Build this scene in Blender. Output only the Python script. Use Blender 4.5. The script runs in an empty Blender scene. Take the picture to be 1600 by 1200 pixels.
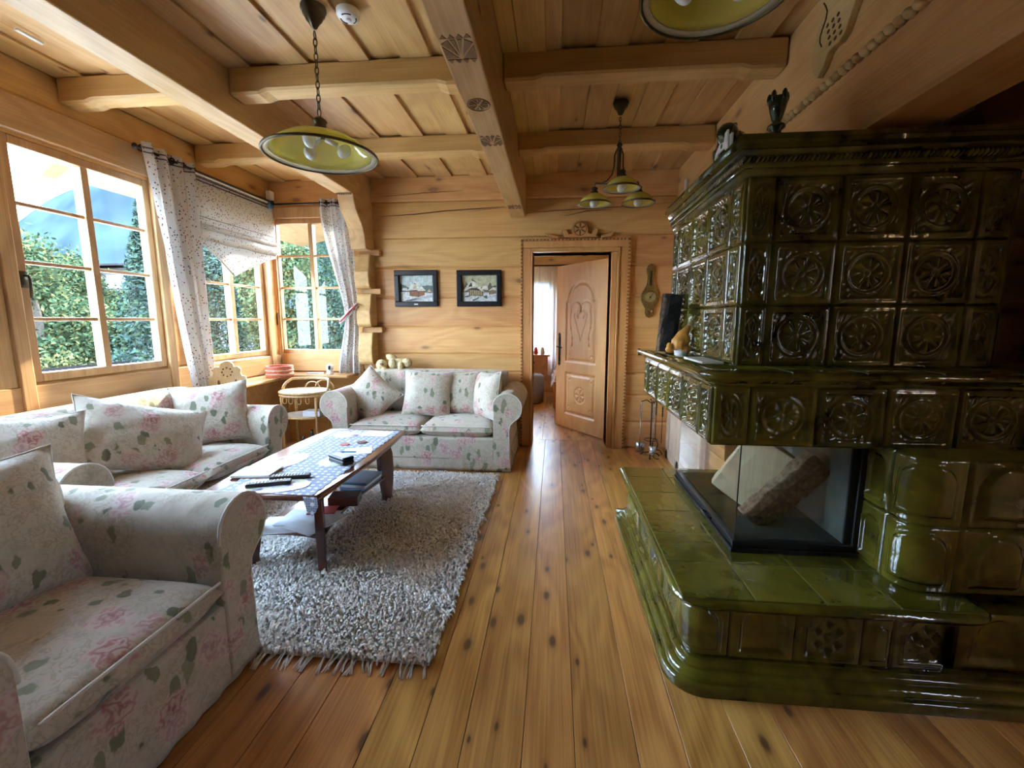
import bpy, math, random
import numpy as np
from mathutils import Vector, Matrix, Euler
random.seed(7)
S = bpy.context.scene
COL = S.collection
PI = math.pi
# ---------------------------------------------------------------- camera
cd = bpy.data.cameras.new('camera'); cam = bpy.data.objects.new('camera', cd); COL.objects.link(cam)
cd.sensor_width = 36; cd.lens = 690 / 1600 * 36; cd.clip_start = .02; cd.clip_end = 400
cam.location = (0, 0, 1.3); cam.rotation_euler = (math.radians(90 - 8.246), 0, math.radians(5.408))
S.camera = cam
# ---------------------------------------------------------------- view / world / sun
S.view_settings.view_transform = 'Standard'; S.view_settings.look = 'None'
S.view_settings.gamma = 1; S.view_settings.use_curve_mapping = False
S.view_settings.exposure = 1.95
W = bpy.data.worlds.new('world'); S.world = W; W.use_nodes = True
wn = W.node_tree.nodes; wl = W.node_tree.links
bg = wn['Background']
tc = wn.new('ShaderNodeTexCoord'); sx = wn.new('ShaderNodeSeparateXYZ'); wl.new(tc.outputs['Generated'], sx.inputs[0])
cr = wn.new('ShaderNodeValToRGB'); wl.new(sx.outputs['Z'], cr.inputs[0]); wl.new(cr.outputs[0], bg.inputs[0])
cr.color_ramp.elements[0].position = 0.0; cr.color_ramp.elements[0].color = (.74, .86, 1, 1)
cr.color_ramp.elements[1].position = .6; cr.color_ramp.elements[1].color = (.45, .66, 1, 1)
bg.inputs[1].default_value = 14.0
sd = bpy.data.lights.new('sun', 'SUN'); sun = bpy.data.objects.new('sun', sd); COL.objects.link(sun)
sd.energy = 5.5; sd.angle = math.radians(1.0); sd.color = (1, .86, .66)
sun.rotation_euler = Vector((-.30, -1.5, -.74)).to_track_quat('-Z', 'Y').to_euler()

# ================================================================= materials
def newmat(name):
    m = bpy.data.materials.new(name); m.use_nodes = True
    nt = m.node_tree; return m, nt, nt.nodes['Principled BSDF']
def N(nt, typ, ins=None, **props):
    n = nt.nodes.new('ShaderNode' + typ)
    for k, v in props.items(): setattr(n, k, v)
    for k, v in (ins or {}).items():
        s = n.inputs[k]
        if isinstance(v, bpy.types.NodeSocket): nt.links.new(v, s)
        else: s.default_value = v
    return n
def M2(nt, op, a, b=None, c=None):
    ins = {0: a}
    if b is not None: ins[1] = b
    if c is not None: ins[2] = c
    return N(nt, 'Math', ins, operation=op).outputs[0]
def ramp(nt, fac, stops, interp='LINEAR'):
    r = N(nt, 'ValToRGB', {0: fac}); r.color_ramp.interpolation = interp
    e = r.color_ramp.elements
    while len(e) < len(stops): e.new(.5)
    for q, (p, c) in zip(e, stops): q.position = p; q.color = (*c, 1) if len(c) == 3 else c
    return r.outputs[0]
def mixc(nt, fac, a, b, mode='MIX'):
    n = N(nt, 'Mix', data_type='RGBA', blend_type=mode)
    for i, v in ((0, fac), (6, a), (7, b)):
        if isinstance(v, bpy.types.NodeSocket): nt.links.new(v, n.inputs[i])
        else: n.inputs[i].default_value = (*v, 1) if isinstance(v, tuple) and len(v) == 3 else v
    return n.outputs[2]
def mr(nt, v, a, b, c=0., d=1.):
    return N(nt, 'MapRange', {0: v, 1: a, 2: b, 3: c, 4: d}).outputs[0]
def flat(name, col, rough=.5, metal=0., noise=0., bump=0., scale=40, coat=0., spec=.5):
    m, nt, b = newmat(name)
    b.inputs['Roughness'].default_value = rough; b.inputs['Metallic'].default_value = metal
    b.inputs['Coat Weight'].default_value = coat; b.inputs['Specular IOR Level'].default_value = spec
    t = N(nt, 'TexCoord'); nz = N(nt, 'TexNoise', {'Vector': t.outputs['Object'], 'Scale': scale, 'Detail': 4.})
    lo = tuple(max(0, c * (1 - noise)) for c in col); hi = tuple(min(1, c * (1 + noise)) for c in col)
    nt.links.new(ramp(nt, nz.outputs[0], [(.3, lo), (.7, hi)]), b.inputs['Base Color'])
    if bump:
        bp = N(nt, 'Bump', {'Height': nz.outputs[0], 'Strength': bump, 'Distance': .004}); nt.links.new(bp.outputs[0], b.inputs['Normal'])
    return m
def wood(name, dark, light, axis='x', rough=.5, knots=.5, var=.18, coat=0., ks=1., knotcol=(.12, .05, .02), grain=1., kr=1., flat_=None):
    m, nt, b = newmat(name)
    t = N(nt, 'TexCoord'); g = N(nt, 'NewGeometry')
    rnd = g.outputs['Random Per Island']
    off = N(nt, 'CombineXYZ', {0: M2(nt, 'MULTIPLY', rnd, 17.3), 1: M2(nt, 'MULTIPLY', rnd, 31.7), 2: M2(nt, 'MULTIPLY', rnd, 11.1)})
    v = N(nt, 'VectorMath', {0: t.outputs['Object'], 1: off.outputs[0]}, operation='ADD').outputs[0]
    a = 'xyz'.index(axis)
    def sc(al, ac):
        s = [ac, ac, ac]; s[a] = al
        return N(nt, 'VectorMath', {0: v, 1: tuple(s)}, operation='MULTIPLY').outputs[0]
    warp = N(nt, 'TexNoise', {'Vector': sc(.8, 3.2), 'Scale': 1., 'Detail': 2., 'Distortion': .3}).outputs[0]
    rings = M2(nt, 'SINE', M2(nt, 'MULTIPLY', warp, 46. * grain))
    fine = N(nt, 'TexNoise', {'Vector': sc(2.5, 120), 'Scale': 1., 'Detail': 3.}).outputs[0]
    f = M2(nt, 'ADD', M2(nt, 'MULTIPLY', mr(nt, rings, -1, 1), .20), M2(nt, 'MULTIPLY', fine, .70))
    blot = N(nt, 'TexNoise', {'Vector': sc(.5, 1.5), 'Scale': 1.3, 'Detail': 2.}).outputs[0]
    f = M2(nt, 'ADD', f, M2(nt, 'MULTIPLY', M2(nt, 'SUBTRACT', blot, .5), .6))
    c = ramp(nt, f, [(.22, dark), (.72, light)])
    kv = [4.2 * ks] * 3; kv[a] = 1.7 * ks
    kvec = N(nt, 'VectorMath', {0: v, 1: tuple(kv)}, operation='MULTIPLY').outputs[0]
    if flat_:       # knots of a surface whose depth axis is flat_: a plane pattern
        sp3 = N(nt, 'SeparateXYZ', {0: kvec}); k3 = [i for i in range(3) if i != 'xyz'.index(flat_)]
        vo = N(nt, 'TexVoronoi', {'Vector': N(nt, 'CombineXYZ', {0: sp3.outputs[k3[0]], 1: sp3.outputs[k3[1]]}).outputs[0], 'Scale': 1.}, voronoi_dimensions='2D')
    else: vo = N(nt, 'TexVoronoi', {'Vector': kvec, 'Scale': 1.})
    sepc = N(nt, 'SeparateColor', {0: vo.outputs['Color']})
    gate = M2(nt, 'GREATER_THAN', sepc.outputs[0], 1 - knots)
    wob = N(nt, 'TexNoise', {'Vector': sc(14, 24), 'Scale': 1.}).outputs[0]
    dd = M2(nt, 'ADD', vo.outputs['Distance'], M2(nt, 'MULTIPLY', M2(nt, 'SUBTRACT', wob, .5), .06))
    dd = M2(nt, 'DIVIDE', dd, M2(nt, 'ADD', M2(nt, 'MULTIPLY', sepc.outputs[1], .95), .45))
    halo = M2(nt, 'MULTIPLY', mr(nt, dd, .05 * kr, .16 * kr, 1, 0), gate)
    core = M2(nt, 'MULTIPLY', mr(nt, dd, .035 * kr, .075 * kr, 1, 0), gate)
    c = mixc(nt, M2(nt, 'MULTIPLY', halo, .45), c, tuple(q * .55 for q in dark))
    c = mixc(nt, M2(nt, 'MULTIPLY', core, .85), c, knotcol)
    hs = N(nt, 'HueSaturation', {'Color': c, 'Value': mr(nt, rnd, 0, 1, 1 - var, 1 + var * .7), 'Hue': mr(nt, M2(nt, 'FRACT', M2(nt, 'MULTIPLY', rnd, 7.7)), 0, 1, .492, .508)})
    nt.links.new(hs.outputs[0], b.inputs['Base Color'])
    b.inputs['Roughness'].default_value = rough; b.inputs['Coat Weight'].default_value = coat; b.inputs['Coat Roughness'].default_value = .18
    bp = N(nt, 'Bump', {'Height': f, 'Strength': .06, 'Distance': .002}); nt.links.new(bp.outputs[0], b.inputs['Normal'])
    return m
def floral(name, base=(.55, .48, .375), s=1., dark=1.):
    m, nt, b = newmat(name)
    t = N(nt, 'TexCoord'); v = t.outputs['Object']
    wv = N(nt, 'TexNoise', {'Vector': v, 'Scale': 22., 'Detail': 3.})
    vw = N(nt, 'VectorMath', {0: v, 1: N(nt, 'VectorMath', {0: wv.outputs['Color'], 3: .05}, operation='SCALE').outputs[0]}, operation='ADD').outputs[0]
    cl = N(nt, 'TexNoise', {'Vector': v, 'Scale': 90., 'Detail': 2.}).outputs[0]
    c = mixc(nt, cl, tuple(q * .88 for q in base), base)
    # tan sprigs
    n2 = N(nt, 'TexNoise', {'Vector': v, 'Scale': 24 * s, 'Detail': 3., 'Distortion': 1.6}).outputs[0]
    sp = mr(nt, M2(nt, 'ABSOLUTE', M2(nt, 'SUBTRACT', n2, .5)), .02, .055, 1, 0)
    pat = mr(nt, N(nt, 'TexNoise', {'Vector': v, 'Scale': 5 * s, 'Detail': 1.}).outputs[0], .38, .48)
    c = mixc(nt, M2(nt, 'MULTIPLY', M2(nt, 'MULTIPLY', sp, pat), .45), c, (.30, .23, .13))
    bl2 = mr(nt, N(nt, 'TexNoise', {'Vector': v, 'Scale': 16 * s, 'Detail': 4., 'Roughness': .7}).outputs[0], .50, .62)
    c = mixc(nt, M2(nt, 'MULTIPLY', bl2, .42), c, (.40, .35, .25))
    # leaves
    lv = N(nt, 'TexVoronoi', {'Vector': N(nt, 'Mapping', {'Vector': vw, 'Rotation': (.5, .7, .4), 'Scale': (16 * s, 16 * s, 8 * s)}).outputs[0], 'Scale': 1.})
    lg = M2(nt, 'GREATER_THAN', N(nt, 'SeparateColor', {0: lv.outputs['Color']}).outputs[1], .45)
    lm = M2(nt, 'MULTIPLY', mr(nt, lv.outputs['Distance'], .30, .36, 1, 0), lg)
    lc = mixc(nt, N(nt, 'SeparateColor', {0: lv.outputs['Color']}).outputs[2], (.085, .11, .06), (.23, .25, .15))
    c = mixc(nt, M2(nt, 'MULTIPLY', lm, .85), c, lc)
    # roses
    rv = N(nt, 'TexVoronoi', {'Vector': vw, 'Scale': 7.2 * s, 'Randomness': .9})
    rs = N(nt, 'SeparateColor', {0: rv.outputs['Color']})
    rg = M2(nt, 'GREATER_THAN', rs.outputs[0], .36)
    rm_ = M2(nt, 'MULTIPLY', mr(nt, rv.outputs['Distance'], .40, .46, 1, 0), rg)
    pet = M2(nt, 'SINE', M2(nt, 'ADD', M2(nt, 'MULTIPLY', rv.outputs['Distance'], 22.), M2(nt, 'MULTIPLY', N(nt, 'TexNoise', {'Vector': v, 'Scale': 30 * s, 'Detail': 2.}).outputs[0], 24.)))
    pf = M2(nt, 'ADD', M2(nt, 'MULTIPLY', mr(nt, pet, -1, 1), .6), M2(nt, 'MULTIPLY', rv.outputs['Distance'], 1.1))
    rc = ramp(nt, pf, [(.05, (.24, .07, .07)), (.3, (.40, .16, .15)), (.6, (.54, .31, .28)), (.9, (.58, .45, .38))])
    rc = mixc(nt, M2(nt, 'MULTIPLY', rs.outputs[2], .45), rc, (.62, .50, .46))
    c = mixc(nt, M2(nt, 'MULTIPLY', rm_, .9), c, rc)
    nt.links.new(c, b.inputs['Base Color']); b.inputs['Roughness'].default_value = .85
    b.inputs['Sheen Weight'].default_value = .25; b.inputs['Specular IOR Level'].default_value = .25
    big = N(nt, 'TexNoise', {'Vector': v, 'Scale': 9., 'Detail': 3.}).outputs[0]
    bp = N(nt, 'Bump', {'Height': big, 'Strength': .6, 'Distance': .025}); nt.links.new(bp.outputs[0], b.inputs['Normal'])
    return m
def sprig(name):
    m, nt, b = newmat(name)
    t = N(nt, 'TexCoord'); v = t.outputs['Object']
    vo = N(nt, 'TexVoronoi', {'Vector': v, 'Scale': 52.}); s = N(nt, 'SeparateColor', {0: vo.outputs['Color']})
    nz = N(nt, 'TexNoise', {'Vector': v, 'Scale': 160., 'Detail': 1.}).outputs[0]
    d = M2(nt, 'ADD', vo.outputs['Distance'], M2(nt, 'MULTIPLY', nz, .25))
    mk = M2(nt, 'MULTIPLY', mr(nt, d, .36, .44, 1, 0), M2(nt, 'GREATER_THAN', s.outputs[0], .25))
    c2 = ramp(nt, s.outputs[1], [(.0, (.22, .03, .03)), (.45, (.22, .03, .03)), (.5, (.06, .05, .12)), (.8, (.20, .13, .06))], 'CONSTANT')
    c = mixc(nt, mk, (.55, .53, .50), c2)
    nt.links.new(c, b.inputs['Base Color']); b.inputs['Roughness'].default_value = .9
    tr = N(nt, 'BsdfTranslucent', {'Color': c}); mx = N(nt, 'MixShader', {0: .26, 1: b.outputs[0], 2: tr.outputs[0]})
    nt.links.new(mx.outputs[0], nt.nodes['Material Output'].inputs[0])
    return m
def thin(name, col, transp=.5, transl=.3, rough=.1):
    m, nt, b = newmat(name)
    b.inputs['Base Color'].default_value = (*col, 1); b.inputs['Roughness'].default_value = rough
    tr = N(nt, 'BsdfTranslucent', {'Color': (*col, 1)}); tp = N(nt, 'BsdfTransparent', {'Color': (1, 1, 1, 1)})
    m1 = N(nt, 'MixShader', {0: transl, 1: b.outputs[0], 2: tr.outputs[0]})
    m2 = N(nt, 'MixShader', {0: transp, 1: m1.outputs[0], 2: tp.outputs[0]})
    nt.links.new(m2.outputs[0], nt.nodes['Material Output'].inputs[0]); return m
def glassmat(name, tint=(.96, .98, .97), refl=1.):
    m, nt, b = newmat(name)
    gl = N(nt, 'BsdfGlossy', {'Roughness': .01}); tp = N(nt, 'BsdfTransparent', {'Color': (*tint, 1)})
    lw = N(nt, 'LayerWeight', {'Blend': .5}); fr = M2(nt, 'MULTIPLY', M2(nt, 'ADD', M2(nt, 'MULTIPLY', M2(nt, 'POWER', lw.outputs['Facing'], 5.), .92), .04), refl); mx = N(nt, 'MixShader', {0: fr, 1: tp.outputs[0], 2: gl.outputs[0]})
    nt.links.new(mx.outputs[0], nt.nodes['Material Output'].inputs[0]); return m
def glaze(name, dark, light, rough=.09):
    m, nt, b = newmat(name)
    t = N(nt, 'TexCoord'); g = N(nt, 'NewGeometry'); rnd = g.outputs['Random Per Island']
    nz = N(nt, 'TexNoise', {'Vector': t.outputs['Object'], 'Scale': 7., 'Detail': 5., 'Distortion': .6}).outputs[0]
    f = M2(nt, 'ADD', nz, M2(nt, 'MULTIPLY', M2(nt, 'SUBTRACT', rnd, .5), .22))
    c = ramp(nt, f, [(.32, dark), (.7, light)])
    nt.links.new(c, b.inputs['Base Color']); b.inputs['Roughness'].default_value = rough
    b.inputs['Coat Weight'].default_value = .6; b.inputs['Coat Roughness'].default_value = .04
    n2 = N(nt, 'TexNoise', {'Vector': t.outputs['Object'], 'Scale': 22., 'Detail': 2.}).outputs[0]
    bp = N(nt, 'Bump', {'Height': n2, 'Strength': .25, 'Distance': .006}); nt.links.new(bp.outputs[0], b.inputs['Normal'])
    nt.links.new(bp.outputs[0], b.inputs['Coat Normal'])
    return m

LOGD, LOGL = (.59, .30, .10), (.74, .45, .175)
M = dict(
    logx=wood('log_x', LOGD, LOGL, 'x', .45, .5, .08, ks=.9, flat_='y', kr=1.1, knotcol=(.28, .13, .05)),
    logy=wood('log_y', LOGD, LOGL, 'y', .45, .5, .08, ks=.9, flat_='x', kr=1.1, knotcol=(.28, .13, .05)),
    postz=wood('post_z', (.42, .23, .09), (.64, .40, .19), 'z', .42, .2, .08),
    beamx=wood('beam_x', (.46, .25, .08), (.64, .39, .15), 'x', .5, .35, .08),
    beamy=wood('beam_y', (.48, .29, .11), (.66, .44, .20), 'y', .5, .3, .06),
    ceil=wood('ceiling_board', (.48, .27, .09), (.66, .42, .16), 'y', .5, .4, .15, flat_='z', kr=1.),
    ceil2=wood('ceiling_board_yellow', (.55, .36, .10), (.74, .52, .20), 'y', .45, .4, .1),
    floor=wood('floor_board', (.34, .13, .026), (.66, .33, .088), 'y', .33, .42, .18, coat=.2, ks=1.9, flat_='z', kr=1.5, knotcol=(.07, .025, .012)),
    doorz=wood('door_wood', (.56, .265, .085), (.69, .385, .145), 'z', .42, .12, .05, grain=.6),
    frame=wood('window_wood', (.42, .24, .10), (.60, .38, .18), 'z', .38, .1, .06),
    framey=wood('window_wood_y', (.42, .24, .10), (.60, .38, .18), 'y', .38, .1, .06),
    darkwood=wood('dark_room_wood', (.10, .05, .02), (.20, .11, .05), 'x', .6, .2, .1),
    mahog=wood('mahogany', (.07, .018, .010), (.15, .045, .024), 'y', .22, 0, .1, coat=.6, grain=.6),
    mahogz=wood('mahogany_z', (.055, .015, .009), (.12, .036, .02), 'z', .25, 0, .1, coat=.5, grain=.6),
    carve=flat('carve_stain_shade', (.20, .105, .045), .7, noise=.2),  # one dark brown for both the stain and the shade of carved cuts
    pale=wood('pale_board', (.48, .36, .25), (.68, .56, .44), 'z', .45, .2, .1),
    chairw=wood('chair_pine', (.62, .46, .25), (.78, .62, .38), 'z', .45, .1, .05),
    crack=flat('crack', (.07, .03, .012), .9),
    gap=flat('seam_dark', (.08, .04, .018), .9),
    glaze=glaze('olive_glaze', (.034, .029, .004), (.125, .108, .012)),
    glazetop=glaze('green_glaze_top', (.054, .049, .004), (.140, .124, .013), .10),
    glazedark=glaze('dark_green_glaze', (.006, .016, .008), (.02, .04, .018)),
    grout=flat('grout', (.10, .10, .04), .6, noise=.2),
    black=flat('black_metal', (.012, .013, .016), .35, .3, .2),
    iron=flat('wrought_iron', (.025, .022, .022), .45, .6, .2),
    brass=flat('brass', (.30, .22, .09), .3, .85, .25, scale=60),
    bronze=flat('aged_bronze', (.085, .070, .040), .35, .8, .25, scale=60),
    white=flat('white_plastic', (.8, .8, .8), .35),
    cream=flat('cream_paper', (.72, .69, .60), .7),
    paper=flat('white_paper', (.78, .80, .84), .7, noise=.05),
    rug=flat('rug_wool', (.76, .72, .66), .95, noise=.28, scale=42, spec=.1),
    floral=floral('floral_chintz'), floral2=floral('floral_chintz_pillow', (.62, .56, .46), 1.1),
    piping=flat('piping', (.66, .62, .54), .8),
    sprig=sprig('sprig_curtain'),
    sheer=thin('sheer_curtain', (.85, .87, .92), .25, .65, .9),
    stripe=flat('curtain_tape', (.08, .06, .12), .8),
    glass=glassmat('window_glass', (.96, .98, .97), .35), fireglass=glassmat('fire_glass', (.93, .95, .93), 1.4),
    shade=thin('lamp_glass', (.78, .71, .17), .0, .40, .12),
    shadein=thin('lamp_glass_rim', (.75, .78, .62), .35, .3, .06),
    bulb=flat('bulb_white', (.82, .84, .84), .25),
    rattan=flat('rattan', (.55, .34, .13), .35, noise=.25, scale=50, coat=.3),
    terracotta=flat('basket_terracotta', (.50, .15, .09), .8, noise=.3, scale=60, bump=.5),
    basket2=flat('basket_band', (.68, .40, .28), .8, noise=.3, scale=60, bump=.5),
    plush=flat('plush', (.62, .53, .30), .95, noise=.3, scale=70, bump=1., spec=.1),
    plushb=flat('plush_brown', (.26, .16, .09), .95, noise=.3, scale=70),
    bark=flat('bark', (.16, .105, .07), .95, noise=.6, bump=1., scale=55),
    split=wood('split_log', (.70, .52, .33), (.86, .70, .50), 'z', .7, .1, .05),
    redwood=wood('red_log', (.32, .13, .06), (.45, .20, .10), 'z', .7, .1, .05),
    soot=flat('soot', (.03, .03, .03), .8, noise=.3),
    fireback=flat('fire_steel', (.10, .105, .10), .5, .2, .35, scale=9),
    ginger=flat('ginger', (.60, .28, .05), .5, noise=.3, scale=30, bump=.6),
    red=flat('red', (.45, .03, .03), .5), blue=flat('blue_cover', (.10, .22, .42), .4),
    pouf=flat('pouf', (.30, .26, .27), .95, noise=.25, scale=120),
    bed=flat('bed_linen', (.75, .74, .78), .9), orangewood=wood('bed_wood', (.50, .22, .07), (.62, .32, .12), 'z', .4, .1, .05),
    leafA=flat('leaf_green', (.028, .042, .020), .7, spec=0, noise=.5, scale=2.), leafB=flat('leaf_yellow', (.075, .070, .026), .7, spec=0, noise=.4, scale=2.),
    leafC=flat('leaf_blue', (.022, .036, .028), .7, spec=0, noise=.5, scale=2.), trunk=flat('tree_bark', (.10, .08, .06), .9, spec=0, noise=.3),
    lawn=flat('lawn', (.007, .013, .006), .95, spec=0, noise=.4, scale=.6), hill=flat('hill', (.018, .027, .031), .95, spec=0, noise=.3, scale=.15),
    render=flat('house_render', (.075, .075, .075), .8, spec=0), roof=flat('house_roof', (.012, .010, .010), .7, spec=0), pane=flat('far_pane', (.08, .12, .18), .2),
    bounce_slab=flat('bounce_gravel', (.62, .57, .50), .9, noise=.15, scale=30, spec=0),
    dialc=flat('aged_dial', (.38, .30, .13), .4, .3), steel=flat('steel', (.42, .46, .52), .25, .8),
    eavew=wood('eave_wood', (.16, .09, .035), (.26, .16, .07), 'y', .7, 0, .1),
    plaster=flat('plaster', (.70, .66, .60), .85),
)
# ================================================================= mesh tools
class MB:
    def __init__(s): s.v = []; s.f = []; s.m = []; s.mi = 0
    def mat(s, i): s.mi = i; return s
    def add(s, vs, fs):
        o = len(s.v); s.v += [tuple(map(float, p)) for p in vs]; s.f += [tuple(o + i for i in f) for f in fs]; s.m += [s.mi] * len(fs); return s
    def box(s, x0, x1, y0, y1, z0, z1):
        s.add([(x, y, z) for z in (z0, z1) for y in (y0, y1) for x in (x0, x1)],
              [(0, 2, 3, 1), (4, 5, 7, 6), (0, 1, 5, 4), (2, 6, 7, 3), (0, 4, 6, 2), (1, 3, 7, 5)]); return s
    def obox(s, c, sz, rot=(0, 0, 0)):
        R = Euler(rot).to_matrix(); c = Vector(c); h = [q / 2 for q in sz]
        s.add([c + R @ Vector((x * h[0], y * h[1], z * h[2])) for z in (-1, 1) for y in (-1, 1) for x in (-1, 1)],
              [(0, 2, 3, 1), (4, 5, 7, 6), (0, 1, 5, 4), (2, 6, 7, 3), (0, 4, 6, 2), (1, 3, 7, 5)]); return s
    def prism(s, poly, a, b, axis='y'):
        n = len(poly)
        def P(q, d):
            return {'y': (q[0], d, q[1]), 'x': (d, q[0], q[1]), 'z': (q[0], q[1], d)}[axis]
        s.add([P(q, a) for q in poly] + [P(q, b) for q in poly],
              [tuple(range(n))[::-1], tuple(range(n, 2 * n))] + [(i, (i + 1) % n, n + (i + 1) % n, n + i) for i in range(n)]); return s
    def lathe(s, prof, c=(0, 0, 0), n=32, axis='z', cap=True):
        vs = []; fs = []
        for r, z in prof:
            for i in range(n):
                a = 2 * PI * i / n; p = (r * math.cos(a), r * math.sin(a), z)
                if axis == 'y': p = (p[0], z, p[1])
                if axis == 'x': p = (z, p[0], p[1])
                vs.append((c[0] + p[0], c[1] + p[1], c[2] + p[2]))
        for j in range(len(prof) - 1):
            for i in range(n): fs.append((j * n + i, j * n + (i + 1) % n, (j + 1) * n + (i + 1) % n, (j + 1) * n + i))
        if cap: fs += [tuple(range(n))[::-1], tuple(range((len(prof) - 1) * n, len(prof) * n))]
        s.add(vs, fs); return s
    def tube(s, pts, r, n=8, closed=False):
        P = [Vector(p) for p in pts]; m = len(P); R = r if hasattr(r, '__len__') else [r] * m
        vs = []; fs = []; up = None
        for k in range(m):
            if closed: d = P[(k + 1) % m] - P[k - 1]
            else: d = P[min(k + 1, m - 1)] - P[max(k - 1, 0)]
            d = d.normalized() if d.length > 1e-9 else Vector((0, 0, 1))
            if up is None: up = Vector((0, 0, 1)) if abs(d.z) < .9 else Vector((1, 0, 0))
            a = d.cross(up); a = a.normalized() if a.length > 1e-6 else d.orthogonal().normalized(); b2 = a.cross(d).normalized(); up = b2
            for i in range(n):
                t = 2 * PI * i / n; vs.append(P[k] + (a * math.cos(t) + b2 * math.sin(t)) * R[k])
        for k in range(m - (0 if closed else 1)):
            k2 = (k + 1) % m
            for i in range(n): fs.append((k * n + i, k * n + (i + 1) % n, k2 * n + (i + 1) % n, k2 * n + i))
        if not closed: fs += [tuple(range(n))[::-1], tuple(range((m - 1) * n, m * n))]
        s.add(vs, fs); return s
    def ball(s, c, r, nu=16, nv=10, rot=None):
        if not hasattr(r, '__len__'): r = (r, r, r)
        vs = []; R = Euler(rot).to_matrix() if rot else None
        for j in range(nv + 1):
            ph = PI * j / nv
            for i in range(nu):
                t = 2 * PI * i / nu; p = Vector((r[0] * math.sin(ph) * math.cos(t), r[1] * math.sin(ph) * math.sin(t), r[2] * math.cos(ph)))
                if R: p = R @ p
                vs.append((c[0] + p.x, c[1] + p.y, c[2] + p.z))
        fs = [(j * nu + i, (j + 1) * nu + i, (j + 1) * nu + (i + 1) % nu, j * nu + (i + 1) % nu) for j in range(nv) for i in range(nu)]
        s.add(vs, fs); return s
    def grid(s, fn, nu, nv, cu=False):
        vs = [fn(i / nu, j / nv) for j in range(nv + 1) for i in range(nu + (0 if cu else 1))]
        w = nu if cu else nu + 1
        fs = [(j * w + i, j * w + (i + 1) % w, (j + 1) * w + (i + 1) % w, (j + 1) * w + i) for j in range(nv) for i in range(nu)]
        s.add(vs, fs); return s
    def sweep(s, path, prof, close_top=None):
        st_ = 0
        for i in range(1, len(prof) - 1):      # split the moulding where its section turns sharply, so edges stay crisp
            a = Vector(prof[i]) - Vector(prof[i - 1]); b = Vector(prof[i + 1]) - Vector(prof[i])
            if a.length and b.length and a.angle(b) > math.radians(50): s._sw(path, prof[st_:i + 1]); st_ = i
        s._sw(path, prof[st_:]); return s
    def _sw(s, path, prof):
        m = len(prof); vs = [(x + nx * d, y + ny * d, z) for (x, y, nx, ny) in path for (d, z) in prof]
        fs = [(k * m + i, (k + 1) * m + i, (k + 1) * m + i + 1, k * m + i + 1) for k in range(len(path) - 1) for i in range(m - 1)]
        s.add(vs, fs); return s
    def build(s, name, mat, parent=None, smooth=False, bevel=0, sub=0, local=False, seg=2, solid=0, angle=35):
        me = bpy.data.meshes.new(name)
        off = Vector((0, 0, 0))
        if parent is not None and not local:
            q = parent
            while q is not None: off += q.location; q = q.parent
        me.from_pydata([tuple(Vector(v) - off) for v in s.v] if off.length else s.v, [], s.f)
        mats = mat if isinstance(mat, (list, tuple)) else [mat]
        for mm in mats: me.materials.append(M[mm] if isinstance(mm, str) else mm)
        if len(mats) > 1: me.polygons.foreach_set('material_index', s.m)
        if smooth: me.polygons.foreach_set('use_smooth', [True] * len(me.polygons))
        me.update()
        o = bpy.data.objects.new(name, me); COL.objects.link(o)
        if parent is not None: o.parent = parent
        if solid:
            md = o.modifiers.new('solid', 'SOLIDIFY'); md.thickness = solid; md.offset = 0
        if bevel:
            md = o.modifiers.new('bevel', 'BEVEL'); md.width = bevel; md.segments = seg; md.limit_method = 'ANGLE'; md.angle_limit = math.radians(angle)
        if sub:
            md = o.modifiers.new('sub', 'SUBSURF'); md.levels = sub; md.render_levels = sub
        return o
def tag(o, label, cat, group=None, kind=None):
    o['label'] = label; o['category'] = cat
    if group: o['group'] = group
    if kind: o['kind'] = kind
    return o
def thing(name, label, cat, loc=(0, 0, 0), rz=0, group=None):
    o = bpy.data.objects.new(name, None); COL.objects.link(o); o.location = loc; o.rotation_euler = (0, 0, rz)
    o.empty_display_size = .05
    return tag(o, label, cat, group)
def struct(name, mb, mat, parent=None, **k):
    o = mb.build(name, mat, parent, **k)
    if parent is None: o['kind'] = 'structure'
    return o
def sroot(name, loc=(0, 0, 0)):
    o = bpy.data.objects.new(name, None); COL.objects.link(o); o.location = loc; o['kind'] = 'structure'; return o
def lab(o, t): o['label'] = t; return o
def copy_tree(o, parent=None):
    c = o.copy(); COL.objects.link(c)
    if parent is not None: c.parent = parent
    for ch in [q for q in COL.objects if q.parent == o]: copy_tree(ch, c)
    return c
def arc(cx, cy, r, a0, a1, n=8):
    return [(cx + r * math.cos(a0 + (a1 - a0) * i / n), cy + r * math.sin(a0 + (a1 - a0) * i / n)) for i in range(n + 1)]
# ================================================================= the room
def boards(mb, a0, a1, b0, b1, z0, z1, widths, gap=.002):
    x = a0; k = 0
    while x < a1 - .01:
        w = widths[k % len(widths)]; k += 1
        mb.box(x + gap / 2, min(x + w, a1) - gap / 2, b0, b1, z0, z1); x += w
fl = MB(); boards(fl, -3.1, 2.8, -1.6, 4.72, -.03, 0, [.16, .19, .145, .175, .15, .2, .165, .14, .185], .0022)
# the seams between boards sit on dark sub-floor
boards(fl, -1.3, 2.8, 4.722, 8.2, -.03, 0, [.16, .19, .145, .175, .15, .2, .165, .14, .185], .0022)
floor = struct('floor', fl, 'floor', bevel=.0012, seg=1)
sf = MB().box(-3.1, 2.8, -1.6, 4.72, -.08, -.006).box(-1.3, 2.8, 4.72, 8.2, -.08, -.006); sfo = struct('subfloor', sf, 'gap', floor)
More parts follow.
